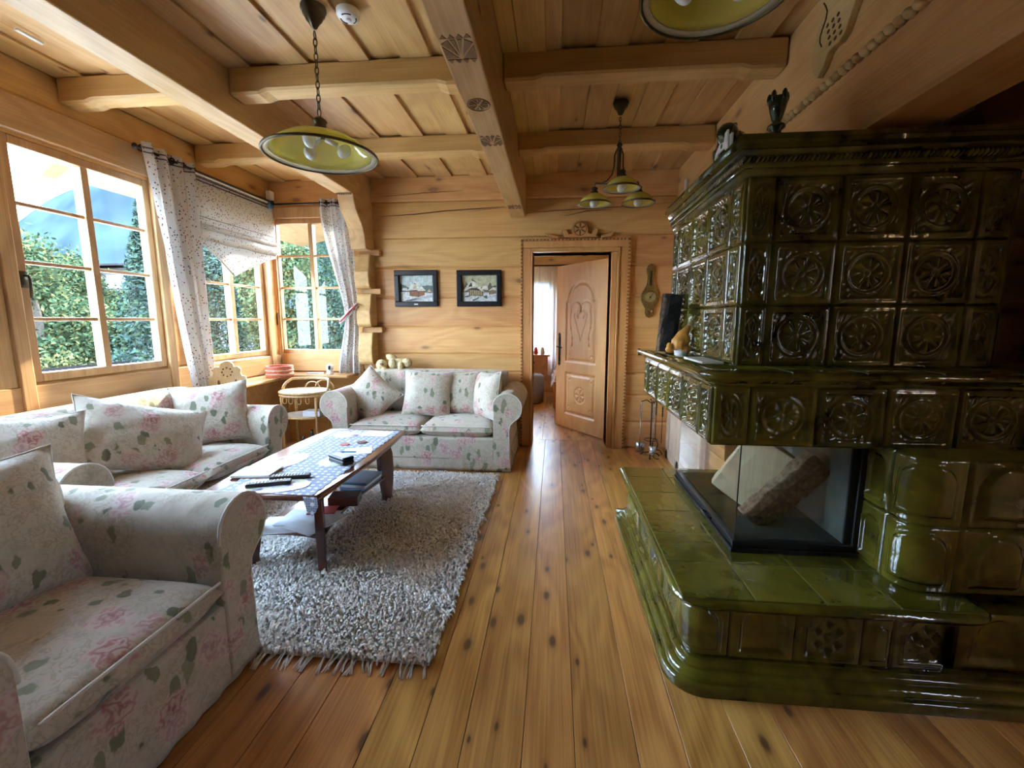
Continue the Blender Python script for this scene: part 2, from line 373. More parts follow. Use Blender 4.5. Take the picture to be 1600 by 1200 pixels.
# ceiling: boards and raised cover boards
c1 = MB(); x = -3.1; k = 0
while x < 2.8:
    c1.box(x, x + .205, -1.6, 4.6, 2.71, 2.74); x += .345
ceil = struct('ceiling', c1, 'ceil', bevel=.002, seg=1)
c2 = MB(); x = -3.1 + .19
while x < 2.8:
    c2.box(x, x + .17, -1.6, 4.6, 2.693, 2.712); x += .345
struct('cover_boards', c2, 'ceil', ceil, bevel=.003, seg=1)
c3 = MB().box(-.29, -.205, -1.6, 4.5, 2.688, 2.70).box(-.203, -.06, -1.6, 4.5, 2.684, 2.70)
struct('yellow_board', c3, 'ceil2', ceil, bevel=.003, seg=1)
c4 = MB().box(-3.1, 2.8, -1.6, 4.7, 2.741, 2.9); struct('ceiling_slab', c4, 'darkwood', ceil)

def logwall(mb, axis, face, back, a0, a1, seams, openings=()):
    """logs stacked between seams; face/back are the depth coordinates"""
    sgn = 1 if back > face else -1
    def logseg(p, q, z0, z1, r0=True, r1=True):
        i = .014
        pr = [(face + sgn * (i if r0 else 0), z0)] + ([(face + sgn * .003, z0 + .016)] if r0 else []) + [(face, z0 + .05), (face, z1 - .05)] + ([(face + sgn * .003, z1 - .016)] if r1 else []) + [(face + sgn * (i if r1 else 0), z1), (back, z1), (back, z0)]
        if z1 - z0 < .12: pr = [(face, z0), (face, z1), (back, z1), (back, z0)]
        if axis == 'x': mb.prism([(d, z) for d, z in pr], p, q, 'x')
        else: mb.prism([(d, z) for d, z in pr], p, q, 'y')
    for z0, z1 in zip(seams[:-1], seams[1:]):
        ov = sorted([o for o in openings if o[2] < z1 - 1e-4 and o[3] > z0 + 1e-4])
        p = a0
        for o in ov:
            if o[0] > p: logseg(p, o[0], z0, z1)
            if o[2] > z0: logseg(o[0], o[1], z0, o[2], True, False)
            if o[3] < z1: logseg(o[0], o[1], o[3], z1, False, True)
            p = o[1]
        if p < a1: logseg(p, a1, z0, z1)
# back wall
SB = [0, .27, .545, .77, .95, 1.23, 1.53, 1.83, 2.12, 2.47, 2.71]
wb = MB(); logwall(wb, 'x', 4.5, 4.72, -3.1, 2.8, SB, [(-3.1, -2.10, .94, 2.33), (-.215, .545, 0, 1.955)])
wback = struct('wall_back', wb.box(-3.1, -2.93, 4.5, 4.545, .94, 2.33), 'logx', smooth=False)
cr_ = MB()
def crack(pts, r=.0035):
    cr_.tube([(x, 4.4985, z) for x, z in pts], [r * .3] + [r] * (len(pts) - 2) + [r * .3], 5)
crack([(-1.76, 2.33), (-1.4, 2.345), (-1.1, 2.37), (-.75, 2.385), (-.5, 2.40)], .005); crack([(-.85, 2.36), (-.6, 2.385), (-.35, 2.395)], .003)
crack([(-.3, 2.33), (0, 2.35), (.3, 2.36), (.6, 2.37), (1.1, 2.40)], .003); crack([(.1, 2.30), (.3, 2.34), (.55, 2.35)], .004)
crack([(-1.76, 2.52), (-1.3, 2.545), (-.9, 2.56)], .003)
struct('log_crack', cr_, 'crack', wback)
# left wall with the window band
XL = -2.915
WIN = [(1.02, 1.86), (2.2, 3.08), (3.40, 4.29)]; ZW0, ZW1 = .95, 2.285
wl_ = MB()
logwall(wl_, 'y', XL, -3.0, -1.6, 4.55, [0, .32, .64, .95])
wl_.box(-3.0, XL, -1.6, 4.55, ZW1, 2.50)
logwall(wl_, 'y', XL - .006, -3.13, -1.6, 4.55, [2.50, 2.71])
ys = [-1.6] + [q for w in WIN for q in w] + [4.55]
for a, b in zip(ys[::2], ys[1::2]): wl_.box(-3.0, XL, a, b, .95, ZW1)
struct('wall_left', wl_, 'logy')
tr = MB().box(XL - .01, XL + .035, -1.6, 4.5, 2.305, 2.49).box(XL - .01, XL + .02, 2.0, 4.5, .76, .935)
struct('trim_1', tr, 'framey', bevel=.006)
tr = MB()
for y in (1.93, 2.155, 3.11, 3.37, 4.33): tr.box(XL - .01, XL + .03, y - .035, y + .035, 0.3, 2.305)
tr.box(XL - .01, XL + .012, 1.96, 2.12, 0, 2.305)
struct('trim_2', tr, 'postz', bevel=.006)
def window(n, wall, a0, a1, z0, z1, mid, bars, handle=None):
    """wall 'x': lies in a plane of constant x (left wall); 'y': constant y"""
    def bx(mb, p, q, d0, d1, lo, hi):
        if wall == 'x': mb.box(XL - d1, XL - d0, p, q, lo, hi)
        else: mb.box(p, q, 4.5 + d0, 4.5 + d1, lo, hi)
    r = sroot('window_%d' % n, ((XL, (a0 + a1) / 2, z0) if wall == 'x' else ((a0 + a1) / 2, 4.5, z0)))
    f = MB(); e = .05
    bx(f, a0, a0 + e, .0, .06, z0, z1); bx(f, a1 - e, a1, .0, .06, z0, z1); bx(f, a0 + e, a1 - e, .0, .06, z0, z0 + e); bx(f, a0 + e, a1 - e, .0, .06, z1 - e, z1)
    fo = f.build('window_frame', 'frame', r, bevel=.006)
    g = MB()
    bx(g, mid - .022, mid + .022, .005, .07, z0 + e, z1 - e)
    for z in bars: bx(g, a0 + e, a1 - e, .022, .048, z - .011, z + .011)
    g.build('glazing_bars', 'frame', r, bevel=.004)
    p = MB(); bx(p, a0 + e, a1 - e, .033, .037, z0 + e, z1 - e); p.build('window_pane', 'glass', r)
    if handle:
        h = MB(); hy, hz = handle
        if wall == 'x': h.obox((XL + .012, hy, hz), (.02, .03, .09)).tube([(XL + .02, hy, hz + .02), (XL + .05, hy, hz + .02), (XL + .055, hy, hz), (XL + .05, hy, hz - .10)], .007)
        else: h.obox((hy, 4.49, hz), (.03, .02, .09)).tube([(hy, 4.48, hz + .02), (hy, 4.455, hz + .02), (hy, 4.45, hz - .1)], .007)
        h.build('window_handle', 'bronze', r, smooth=True)
BARS = [1.305, 1.62, 1.935]
window(4, 'x', *WIN[0], ZW0, ZW1, 1.44, BARS)
window(1, 'x', *WIN[1], ZW0, ZW1, 2.64, BARS, (2.215, 1.52)); window(2, 'x', *WIN[2], ZW0, ZW1, 3.845, BARS, (3.42, 1.50))
window(3, 'y', -2.93, -2.10, .94, 2.33, -2.515, [1.31, 1.635, 1.96], (-2.905, 1.35))
cs = MB().box(-2.93, -2.885, 4.47, 4.5, .3, 2.42).box(-2.9, -2.0, 4.47, 4.5, 2.33, 2.44)
cs.box(-2.935, -2.90, 4.46, 4.5, .3, 2.42); cs2 = MB().box(-2.9, -2.0, 4.475, 4.5, .76, .945)
struct('trim_3', cs, 'postz', bevel=.005); struct('trim_4', cs2, 'beamx', bevel=.004)
# right wall: log wall beyond the stove, heavy lintel over the stove
wr = MB()
logwall(wr, 'y', 1.146, 1.33, 2.98, 4.55, [0, .35, .69, 1.03, 1.36, 1.69, 2.015])
logwall(wr, 'y', 1.146, 1.40, -1.6, 4.55, [2.015, 2.29, 2.71])
wr.box(1.33, 1.40, 2.98, 4.55, 0, 2.015)
wright = struct('wall_right', wr, 'logy')
rp = MB(); y = 1.0
while y < 4.5:
    rp.ball((1.143, y, 2.292), (.022, .028, .018), 8, 6, rot=(.6, 0, 0)); y += .042
struct('rope_moulding', rp, 'beamy', wright, smooth=True)
# room shell that is behind the camera or beyond the stove
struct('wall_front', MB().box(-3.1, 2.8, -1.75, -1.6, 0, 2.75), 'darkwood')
fr = MB(); logwall(fr, 'y', 2.65, 2.8, -1.6, 3.4, [0, .35, .7, 1.05, 1.4, 1.75, 2.1, 2.4, 2.71], [(-.2, 0, 1.1, 2.0)]); struct('wall_side', fr, 'logy')
struct('wall_rear', MB().box(1.40, 2.8, 3.3, 3.4, 0, 2.71), 'plaster')
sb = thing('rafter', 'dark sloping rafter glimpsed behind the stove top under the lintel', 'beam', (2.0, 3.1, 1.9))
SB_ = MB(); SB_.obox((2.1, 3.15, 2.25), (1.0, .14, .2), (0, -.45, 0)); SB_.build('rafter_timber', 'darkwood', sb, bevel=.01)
# ceiling beams
bl = thing('ceiling_beam', 'long left ceiling beam ending in a curved bracket beside the alcove curtain', 'beam', (-1.92, 1.5, 2.44), group=None)
b = MB().box(-2.005, -1.84, -1.6, 4.5, 2.44, 2.705); b.build('timber', 'beamy', bl, bevel=.006)
prof = [(4.06, 2.45)] + [(4.08, 2.37), (4.11, 2.31), (4.16, 2.26), (4.215, 2.215), (4.25, 2.17), (4.275, 2.10), (4.285, 2.03), (4.29, 1.985), (4.5, 1.985), (4.5, 2.45)]
b = MB().prism(prof, -1.99, -1.835, 'x'); b.build('curved_bracket', 'beamy', bl, bevel=.008)
b = MB()
for i in range(7): b.prism([(4.055 - .03, 2.437), (4.055, 2.425), (4.055, 2.44)], -1.985 + i * .021, -1.985 + i * .021 + .012, 'x')
b.build('notched_carving', 'carve', bl)
lb = thing('log_end_post', 'stack of pale rounded log ends under the curved bracket behind the sofa', 'post', (-1.9, 4.4, 0))
for z0, z1 in ((1.614, 1.953), (1.231, 1.564), (.848, 1.174)):
    b = MB().prism([(4.33, z0 + .03), (4.325, z0 + .16), (4.345, z1 - .12), (4.365, z1 - .03), (4.38, z1), (4.5, z1), (4.5, z0), (4.36, z0)], -1.985, -1.835, 'x'); b.build('log_end', 'beamy', lb, bevel=.012, seg=3)
for z in (1.97, 1.589, 1.20, .82): MB().box(-1.97, -1.76, 4.43, 4.5, z - .03, z + .028).build('notch_block', 'beamx', lb, bevel=.005)
bc = thing('ceiling_beam', 'carved centre ceiling beam with cut fan and rosette patterns underneath', 'beam', (-.36, 1.5, 2.28))
b = MB().prism([(-1.6, 2.28), (4.44, 2.28), (4.5, 2.33), (4.5, 2.70), (-1.6, 2.70)], -.43, -.29, 'x')
b.build('timber', 'beamy', bc, bevel=.008)
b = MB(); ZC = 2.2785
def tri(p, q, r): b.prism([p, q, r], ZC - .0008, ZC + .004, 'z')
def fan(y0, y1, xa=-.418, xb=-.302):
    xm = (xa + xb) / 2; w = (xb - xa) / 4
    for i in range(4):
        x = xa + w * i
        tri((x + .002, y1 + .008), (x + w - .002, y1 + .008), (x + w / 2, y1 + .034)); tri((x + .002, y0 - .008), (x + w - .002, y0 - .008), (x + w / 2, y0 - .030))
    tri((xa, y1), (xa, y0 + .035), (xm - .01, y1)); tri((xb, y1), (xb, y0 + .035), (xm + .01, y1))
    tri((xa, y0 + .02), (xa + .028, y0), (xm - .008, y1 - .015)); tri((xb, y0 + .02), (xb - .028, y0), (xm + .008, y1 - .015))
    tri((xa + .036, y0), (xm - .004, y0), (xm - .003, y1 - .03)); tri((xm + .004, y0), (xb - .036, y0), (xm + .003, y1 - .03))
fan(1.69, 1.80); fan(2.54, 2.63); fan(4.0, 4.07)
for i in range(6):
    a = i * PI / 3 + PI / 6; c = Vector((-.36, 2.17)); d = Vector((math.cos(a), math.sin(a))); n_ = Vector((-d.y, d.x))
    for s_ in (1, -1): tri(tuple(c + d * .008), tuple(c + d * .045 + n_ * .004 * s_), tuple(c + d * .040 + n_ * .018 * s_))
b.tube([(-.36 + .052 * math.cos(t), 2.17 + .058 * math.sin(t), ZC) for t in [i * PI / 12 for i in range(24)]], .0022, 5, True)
b.build('dark_cut_wedges', 'carve', bc)  # raised brown wedges carry the stain and painted shade of the cuts
where = ['left of the long left beam', 'between the left beam and the carved beam', 'right of the carved centre beam']
for yy, nm in ((2.53, 'nearer'), (3.53, 'farther')):
    for k_, (xa, xb) in enumerate(((-2.91, -2.005), (-1.84, -.43), (-.29, 1.146))):
        r = thing('cross_beam', '%s of the two short pine cross beams %s' % (nm, where[k_]), 'beam', ((xa + xb) / 2, yy, 2.57), group='cross beams of the ceiling')
        L = xb - xa; t0 = xa + .22; t1 = xb - .22
        bb = MB().prism([(xa, 2.555), (t0 - .05, 2.555), (t0, 2.57), (t1, 2.57), (t1 + .05, 2.555), (xb, 2.555), (xb, 2.70), (xa, 2.70)], yy, yy + .13, 'y'); bb.build('timber', 'beamx', r, bevel=.012, seg=1)
# doorway casing
ca = MB(); ca.box(-.335, -.236, 4.455, 4.5, 0, 1.9955).box(.621, .72, 4.455, 4.5, 0, 1.9955).box(-.335, .72, 4.455, 4.5, 1.996, 2.08)
ca.box(-.235, -.215, 4.44, 4.74, 0, 1.9545).box(.545, .599, 4.47, 4.74, 0, 1.9545).box(-.235, .599, 4.44, 4.74, 1.955, 1.995).box(.60, .62, 4.44, 4.74, 0, 1.99)
casing = struct('trim_5', ca, 'doorz', bevel=.006)
ro = MB()
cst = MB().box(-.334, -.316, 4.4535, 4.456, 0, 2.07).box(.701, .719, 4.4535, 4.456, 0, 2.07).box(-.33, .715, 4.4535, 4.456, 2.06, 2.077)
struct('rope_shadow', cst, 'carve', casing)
def beadline(p, q):
    p = Vector(p); q = Vector(q); n = int((q - p).length / .034); d = (q - p) / n
    for i in range(n):
        c = p + d * (i + .5); ro.obox(c, (.018 if abs(d.x) < .01 else .022, .018, .020 if abs(d.x) < .01 else .018), (0, .5 if abs(d.x) < .01 else -.5, 0))
beadline((-.325, 4.452, .02), (-.325, 4.452, 2.06)); beadline((.71, 4.452, .02), (.71, 4.452, 2.06)); beadline((-.31, 4.452, 2.068), (.70, 4.452, 2.068))
struct('rope_edge', ro, 'doorz', casing, bevel=.003)
og = thing('door_crest', 'carved wooden crest with a six-petal rosette above the doorway', 'carving', (.235, 4.46, 2.08))
o_ = MB()
pl = arc(.235, 2.165, .075, PI * 1.12, -PI * .12, 16)
pl = [(x, z) for x, z in arc(.235, 2.165, .078, PI * 1.15, -PI * .15, 18)]
wing = [(.34, 2.115), (.37, 2.16), (.395, 2.165), (.41, 2.145), (.40, 2.125), (.385, 2.10), (.43, 2.09)]
o_.prism([(2 * .235 - x, z) for x, z in wing[::-1]] + pl + wing, 4.448, 4.5, 'y')
for s_ in (1, -1): o_.prism([(.235 + s_ * a, z) for a, z in ((.21, 2.082), (.30, 2.095), (.34, 2.14), (.28, 2.12), (.20, 2.10))][::s_], 4.45, 4.5, 'y')
o_.build('crest_board', 'doorz', og, bevel=.004)
o_ = MB()
for i in range(6):
    a = i * PI / 3 + PI / 6; o_.ball((.235 + .035 * math.cos(a), 4.447, 2.165 + .035 * math.sin(a)), (.026, .005, .008), 8, 6, rot=(0, -a, 0))
o_.tube([(.235 + .06 * math.cos(t), 4.447, 2.165 + .06 * math.sin(t)) for t in [i * PI / 12 for i in range(24)]], .003, 5, True)
o_.build('rosette', 'carve', og, smooth=True)
# ---- relief tool for carved and pressed surfaces
def relief(mb, mapf, s0, s1, z0, z1, hf, nu, nv):
    mb.grid(lambda a, b: mapf(s0 + (s1 - s0) * a, z0 + (z1 - z0) * b, hf(a * 2 - 1, b * 2 - 1)), nu, nv)
def sst(e0, e1, x):
    t = min(1, max(0, (x - e0) / (e1 - e0))); return t * t * (3 - 2 * t)
# door leaf, hinged on the right, swung into the far room
dr = sroot('door_1', (.575, 4.75, 0)); ang = math.atan2(5.46 - 4.75, .035 - .575)
dr.rotation_euler = (0, 0, ang)          # local +x runs from hinge to free edge
WD, HD = .87, 1.93
def doorh(u, v):
    x = (u + 1) / 2 * WD; z = (v + 1) / 2 * HD; cx = WD / 2; h = 0
    # upper arched panel
    px = abs(x - cx); zt = 1.50
    dd = max(px - (.26 if z < zt else 9), .80 - z) if z < zt else math.hypot(px, z - zt) - .235
    if z < zt: dd = max(px - .265, .80 - z)
    h -= .012 * (1 - sst(-.012, 0, dd)); h += .008 * (1 - sst(-.05, -.03, dd))
    d2 = max(px - .265, .17 - z, z - .68)
    h -= .012 * (1 - sst(-.012, 0, d2)); h += .008 * (1 - sst(-.05, -.03, d2))
    # lower rosette
    r = math.hypot(x - cx, z - .425); a = math.atan2(z - .425, x - cx)
    if r < .10:
        h -= .007 * (1 - sst(.004, .009, abs(r - .088))); 
        if r < .078: h -= .010 * max(0, math.cos(6 * a)) ** 2 * sst(.0, .05, r)
    # tulip and heart ornament
    for sx_ in (1, -1):
        qx = (x - cx) * sx_
        r = math.hypot(qx - .07, z - 1.36); 
        if r < .05: h -= .008 * max(0, math.cos(3 * math.atan2(z - 1.36, qx - .07))) ** 2
        r = math.hypot(qx - .085, z - 1.42); h -= .006 * (1 - sst(.004, .010, abs(r - .085))) * (1 if z > 1.38 else 0)
        xl = .16 - .02 * math.sin((z - .95) * 14); 
        if .98 < z < 1.42: h -= .006 * (1 - sst(.004, .011, abs(qx - xl + .05 * sst(1.25, 1.42, z) * 0)))
        xd = .13 * (z - 1.06) / .32
        if 1.06 < z < 1.36: h -= .006 * (1 - sst(.004, .010, abs(qx - xd)))
        for zz in (1.0, 1.08, 1.2):
            r = math.hypot((qx - xl) * 1.0, z - zz); h -= .006 * (1 - sst(.012, .018, abs(r - .0)))
        for zz, xx in ((.87, .19), (.25, .19), (.61, .19)):
            r = math.hypot(qx - xx, z - zz); h -= .006 * (1 - sst(.003, .009, abs(r - .022)))
    return h
df = MB(); relief(df, lambda s, z, h: (s, .0 + .02 + h, z), 0, WD, .012, HD, doorh, 100, 200)
df.build('door_leaf', 'doorz', dr, smooth=True, local=True)
db = MB().box(0, WD, -.022, .0, .012, HD).box(0, .004, 0, .02, .012, HD).box(WD - .004, WD, 0, .02, .012, HD); db.build('door_core', 'doorz', dr, local=True, bevel=.003)
# handle with forged plate, on the side facing the living room
hd = MB(); hx = WD - .06
hd.box(hx - .018, hx + .018, .02, .028, .80, 1.10).ball((hx, .026, 1.12), (.022, .006, .03), 10, 8).ball((hx, .026, .785), (.022, .006, .03), 10, 8)
hd.tube([(hx, .03, .985), (hx, .065, .985), (hx - .02, .075, .985), (hx - .11, .075, .975)], [.009, .009, .009, .007], 8)
hd.build('door_handle', 'iron', dr, smooth=True, local=True)
# ---- bedroom beyond the door
ob = MB(); logwall(ob, 'x', 8.0, 8.2, -1.3, 2.6, [0, .34, .68, 1.02, 1.36, 1.70, 2.04, 2.5], [(-1.0, -.05, .72, 2.0)])
ob.box(-1.3, -1.1, 4.72, 8.2, 0, .7).box(-1.3, -1.1, 4.72, 8.2, 2.1, 2.5).box(-1.3, -1.1, 4.72, 5.2, .7, 2.1).box(-1.3, -1.1, 5.6, 8.2, .7, 2.1).box(1.9, 2.1, 4.72, 8.2, 0, 2.5); struct('wall_bedroom', ob, 'logx')  # gap in the left side is an added, unseen opening lighting the door leaf
struct('ceiling_bedroom', MB().box(-1.3, 2.1, 4.72, 8.2, 2.47, 2.6), 'plaster')
w6 = sroot('window_6', (-.52, 8, .72)); f = MB()
for bx_ in ((-1.0, -.95), (-.08, -.05), (-.53, -.50)): f.box(bx_[0], bx_[1], 8.02, 8.09, .72, 2.0)
for z in (.74, 1.15, 1.57, 1.98): f.box(-.98, -.07, 8.03, 8.08, z - .015, z + .015)
f.build('window_frame', 'frame', w6, bevel=.004)
MB().box(-1, -.05, 8.05, 8.054, .72, 2.0).build('window_pane', 'glass', w6)
sc = thing('sheer_curtain', 'white sheer curtain over the bedroom window seen through the doorway', 'curtain', (-.4, 7.9, .3))
m_ = MB(); m_.grid(lambda a, b: (-1.08 + a * 1.12, 7.9 + .022 * math.sin(a * 95) * (1 - .3 * b), .32 + 1.9 * b), 140, 6); m_.build('sheer_cloth', 'sheer', sc, smooth=True)
m_ = MB().tube([(-1.09, 7.9, 2.235), (.35, 7.9, 2.235)], .014); m_.build('curtain_rail', 'bronze', sc, smooth=True)
ns = thing('nightstand', 'small pine nightstand with a drawer beyond the doorway', 'nightstand', (-.30, 7.5, 0))
MB().box(-.62, -.10, 7.35, 7.75, .30, .70).build('cabinet_body', 'orangewood', ns, bevel=.005)
MB().box(-.66, -.06, 7.31, 7.78, .70, .73).build('table_top', 'orangewood', ns, bevel=.006)
d_ = MB().box(-.58, -.14, 7.335, 7.35, .52, .68).build('drawer', 'orangewood', ns, bevel=.004); MB().ball((-.33, 7.325, .60), .018, 10, 8).build('knob', 'iron', d_, smooth=True)
pf = thing('pouf', 'round grey fabric pouf in front of the nightstand in the bedroom', 'pouf', (-.39, 6.95, 0))
MB().lathe([(.20, 0), (.235, .02), (.245, .25), (.235, .42), (.21, .45), (.0, .455)], (-.39, 6.95, 0), 32, cap=False).build('pouf_body', 'pouf', pf, smooth=True)
bd = thing('bed', 'bed corner with orange wooden side and white cover behind the door', 'bed', (.6, 7.0, 0))
MB().box(.0, 1.5, 6.3, 7.9, .03, .42).build('bed_side', 'orangewood', bd, bevel=.01)
m_ = MB(); m_.grid(lambda a, b: (-.03 + .03 * math.sin(b * PI / 2) + a * 1.55 if a > 0 else -.03, 6.45 + b * 1.4, (.62 - .30 * (1 - sst(0, .08, a)) + .02 * math.sin(a * 9 + b * 7))), 40, 20)
m_.build('bed_cover', 'bed', bd, smooth=True, solid=.02)
for nm, cc, xx, h in (('red_toy', 'red', -.30, .10), ('white_mug', 'white', -.19, .10)):
    o = MB().lathe([(.03, 0), (.042, .02), (.036, .06), (.026, h), (.02, h + .02)], (xx, 7.45, .73), 14).build(nm if nm == 'mug' else 'ornament', cc, None, smooth=True)
    tag(o, '%s small ornament standing on the bedroom nightstand' % ('red' if cc == 'red' else 'white'), 'ornament')
sp = thing('spotlight_bar', 'black curved ceiling spotlight bar in the bedroom above the door', 'ceiling light', (0.1, 6.6, 2.3))
m_ = MB().tube([(-.23 + .1 * i, 6.6, 2.31 + .025 * math.sin(i * 1.5)) for i in range(8)], .013).box(.0, .12, 6.54, 6.66, 2.34, 2.47); m_.build('light_arm', 'iron', sp, smooth=False)
for xx in (-.22, .12, .42):
    m_ = MB().lathe([(.02, .05), (.035, .03), (.045, -.03), (.04, -.03), (.0, .02)], (xx, 6.57, 2.24), 14, cap=False); m_.build('spot_head', 'iron', sp, smooth=True)
# ================================================================= the tiled stove
st = thing('tiled_stove', 'tall olive green glazed tile stove with bench, shelf and cornice', 'stove', (1.25, 2.2, 0))
def cpath(xl, yf, yback, xr, r, n=8):
    """path down the left side, round the near corner, along the front; with outward normals and arc length"""
    P = [(xl, yback, -1, 0), (xl, yf + r, -1, 0)]
    for i in range(1, n):
        a = PI + PI / 2 * i / n; P.append((xl + r + r * math.cos(a), yf + r + r * math.sin(a), math.cos(a), math.sin(a)))
    P += [(xl + r, yf, 0, -1), (xr, yf, 0, -1)]
    return P
def pmap(P):
    L = [0]
    for a, b in zip(P[:-1], P[1:]): L.append(L[-1] + math.hypot(b[0] - a[0], b[1] - a[1]))
    def f(s, z, h):
        s = min(max(s, 0), L[-1]); i = 0
        while i < len(L) - 2 and s > L[i + 1]: i += 1
        t = (s - L[i]) / max(1e-9, L[i + 1] - L[i]); a = P[i]; b = P[i + 1]
        x, y, nx, ny = [a[k] + (b[k] - a[k]) * t for k in range(4)]; q = math.hypot(nx, ny)
        return (x + nx / q * h, y + ny / q * h, z)
    return f, L
rndt = random.Random(3)
def tile_h(asp=1.):
    ph = rndt.random() * .4
    def h(u, v):
        e = max(abs(u), abs(v)); eu = (1 - abs(u)) * asp; ev = 1 - abs(v); m = min(eu, ev)     # distance to edge in half-heights
        o = .010 * sst(0, .035, m)                       # rounded tile edge
        if m > .16: o += .004 * (1 - sst(.02, .06, abs(m - .20)))
        o -= .012 * sst(.18, .23, m)
        k = asp if asp < .9 else 1
        r = math.hypot(u * (1 if asp < .9 else 1), v); 
        if asp < .9:
            r = math.hypot(u * 1.05, v * .92)
        a = math.atan2(v, u)
        if m > .22:
            o += .010 * (1 - sst(.02, .07, abs(r - .63)))          # ring
            o += .003 * (1 - sst(.0, .03, abs(r - .54)))
            if r < .52:
                c = abs(math.cos(4 * a)); o += .011 * sst(.10, .95, c) * sst(.06, .22, r) * (1 - sst(.42, .52, r)) + .002 * (r < .5)
                o += .006 * (1 - sst(.05, .08, r))
            elif r > .68:
                o += .007 * (.5 + .5 * math.sin(11 * r + 9 * a) * math.cos(17 * u - 13 * v)) * sst(.68, .76, r)
        return o
    return h
def arch_h(kind, asp=1.):
    def h(u, v):
        eu = (1 - abs(u)) * asp; m = min(eu, 1 - abs(v)); o = .007 * sst(0, .05, m)
        U = abs(u) * asp; w = asp * .74; top = .30
        if v > top: d = math.hypot(U, (v - top) * 1.05) - w if w < .6 else max(U - w, math.hypot(U * .9, (v - top)) - .62)
        else: d = max(U - w, -.78 - v)
        if kind == 'boss':
            o += .016 * (1 - sst(-.16, -.05, d)); o += .004 * (1 - sst(.0, .03, abs(d + .01)))
            return o
        o += .005 * (1 - sst(.0, .05, abs(d + .02))); o -= .010 * (1 - sst(-.14, -.07, d))
        if kind == 'tracery' and d < -.1:
            for (a, b) in ((0, .42), (-.32, .14), (.32, .14), (0, -.08), (-.32, -.34), (.32, -.34), (0, -.58)):
                X = u * asp - a; Y = v - b; r = math.hypot(X, Y); t = math.atan2(Y, X)
                R = .125 + .035 * math.cos(4 * t); o -= .014 * (1 - sst(R - .03, R + .02, r)); o += .004 * (1 - sst(0, .03, abs(r - R - .03)))
        if kind == 'chevron' and d < -.1: o += .005 * (1 if (abs(u) * 2 + v * 3) % .6 < .3 else 0)
        return o
    return h
# --- plinth
P1 = cpath(.50, 1.50, 2.80, 1.34, .05); P1r = P1
pl_ = MB()
prof = [(.082, .0), (.082, .028), (.078, .036), (.070, .040), (.062, .040), (.062, .046), (.058, .056), (.048, .064), (.038, .068), (.034, .068), (.034, .076), (.030, .084), (.020, .090), (.012, .092), (.012, .100), (.0, .106)]
pl_.sweep(P1, prof); pl_.sweep([(1.34, 1.50, 0, -1), (2.62, 1.50, 0, -1)], prof)
pl_.box(.50, 1.9, 1.52, 2.8, 0, .09).box(.42, 1.2, 2.78, 2.80, 0, .08)
plinth = pl_.build('plinth', 'glaze', st, smooth=True)
gm = MB(); f1, L1 = pmap([(x + nx * .0805, y + ny * .0805, nx, ny) for x, y, nx, ny in P1])
# --- bench body with arched tiles
f, L = pmap(P1); bb = MB(); Z0, Z1 = .10, .312
sc_ = L[1]  # corner arc start
c0 = sc_ - .06; c1_ = L[-2] + .085
relief(bb, f, c0, c1_, Z0, Z1, arch_h('boss', .95), 44, 36)
s = c0; k = 0
for w, kd in [(.20, 'chevron'), (.12, 'boss'), (.20, 'tracery'), (.20, 'chevron'), (.12, 'boss'), (.20, 'tracery'), (.20, 'chevron')]:
    if s - w < 0: w = s
    if w < .05: break
    relief(bb, f, s - w, s, Z0, Z1, arch_h(kd, w / .212), 40, 36); s -= w
s = c1_
for w, kd in [(.222, 'arch'), (.222, 'tracery'), (.095, 'boss'), (.222, 'tracery')]:
    relief(bb, f, s, s + w, Z0, Z1, arch_h(kd, w / .212), 44 if w > .1 else 20, 40); s += w
XE = .50 + .05 + (s - L[-2])
bb.box(.53, XE, 1.53, 2.80, .09, .31); bb.box(XE, 2.6, 1.56, 2.8, 0, .31)
f2_, L2_ = pmap([(XE, 1.515, 0, -1), (2.62, 1.515, 0, -1)])
for i in range(4): relief(bb, f2_, i * .24, i * .24 + .235, Z0, Z1, arch_h('arch', 1.1), 20, 20)
bb.build('bench_body', 'glaze', st, smooth=True)
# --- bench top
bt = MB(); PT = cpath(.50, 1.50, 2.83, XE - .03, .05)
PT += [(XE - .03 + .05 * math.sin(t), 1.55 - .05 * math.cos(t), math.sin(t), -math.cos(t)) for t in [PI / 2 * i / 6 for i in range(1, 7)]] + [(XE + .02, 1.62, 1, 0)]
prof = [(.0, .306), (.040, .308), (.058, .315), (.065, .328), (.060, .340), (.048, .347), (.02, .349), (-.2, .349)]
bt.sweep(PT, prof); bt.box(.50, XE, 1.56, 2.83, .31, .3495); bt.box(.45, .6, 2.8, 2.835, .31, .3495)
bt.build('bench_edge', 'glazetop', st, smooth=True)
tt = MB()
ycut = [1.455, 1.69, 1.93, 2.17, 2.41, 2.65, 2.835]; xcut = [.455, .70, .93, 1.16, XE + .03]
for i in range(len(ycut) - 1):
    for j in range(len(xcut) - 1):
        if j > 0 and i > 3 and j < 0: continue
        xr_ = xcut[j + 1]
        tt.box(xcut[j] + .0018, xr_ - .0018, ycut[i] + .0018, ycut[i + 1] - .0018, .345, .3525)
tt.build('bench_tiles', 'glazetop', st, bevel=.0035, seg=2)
MB().box(.456, XE + .028, 1.457, 2.83, .34, .3503).build('tile_joints', 'grout', st)
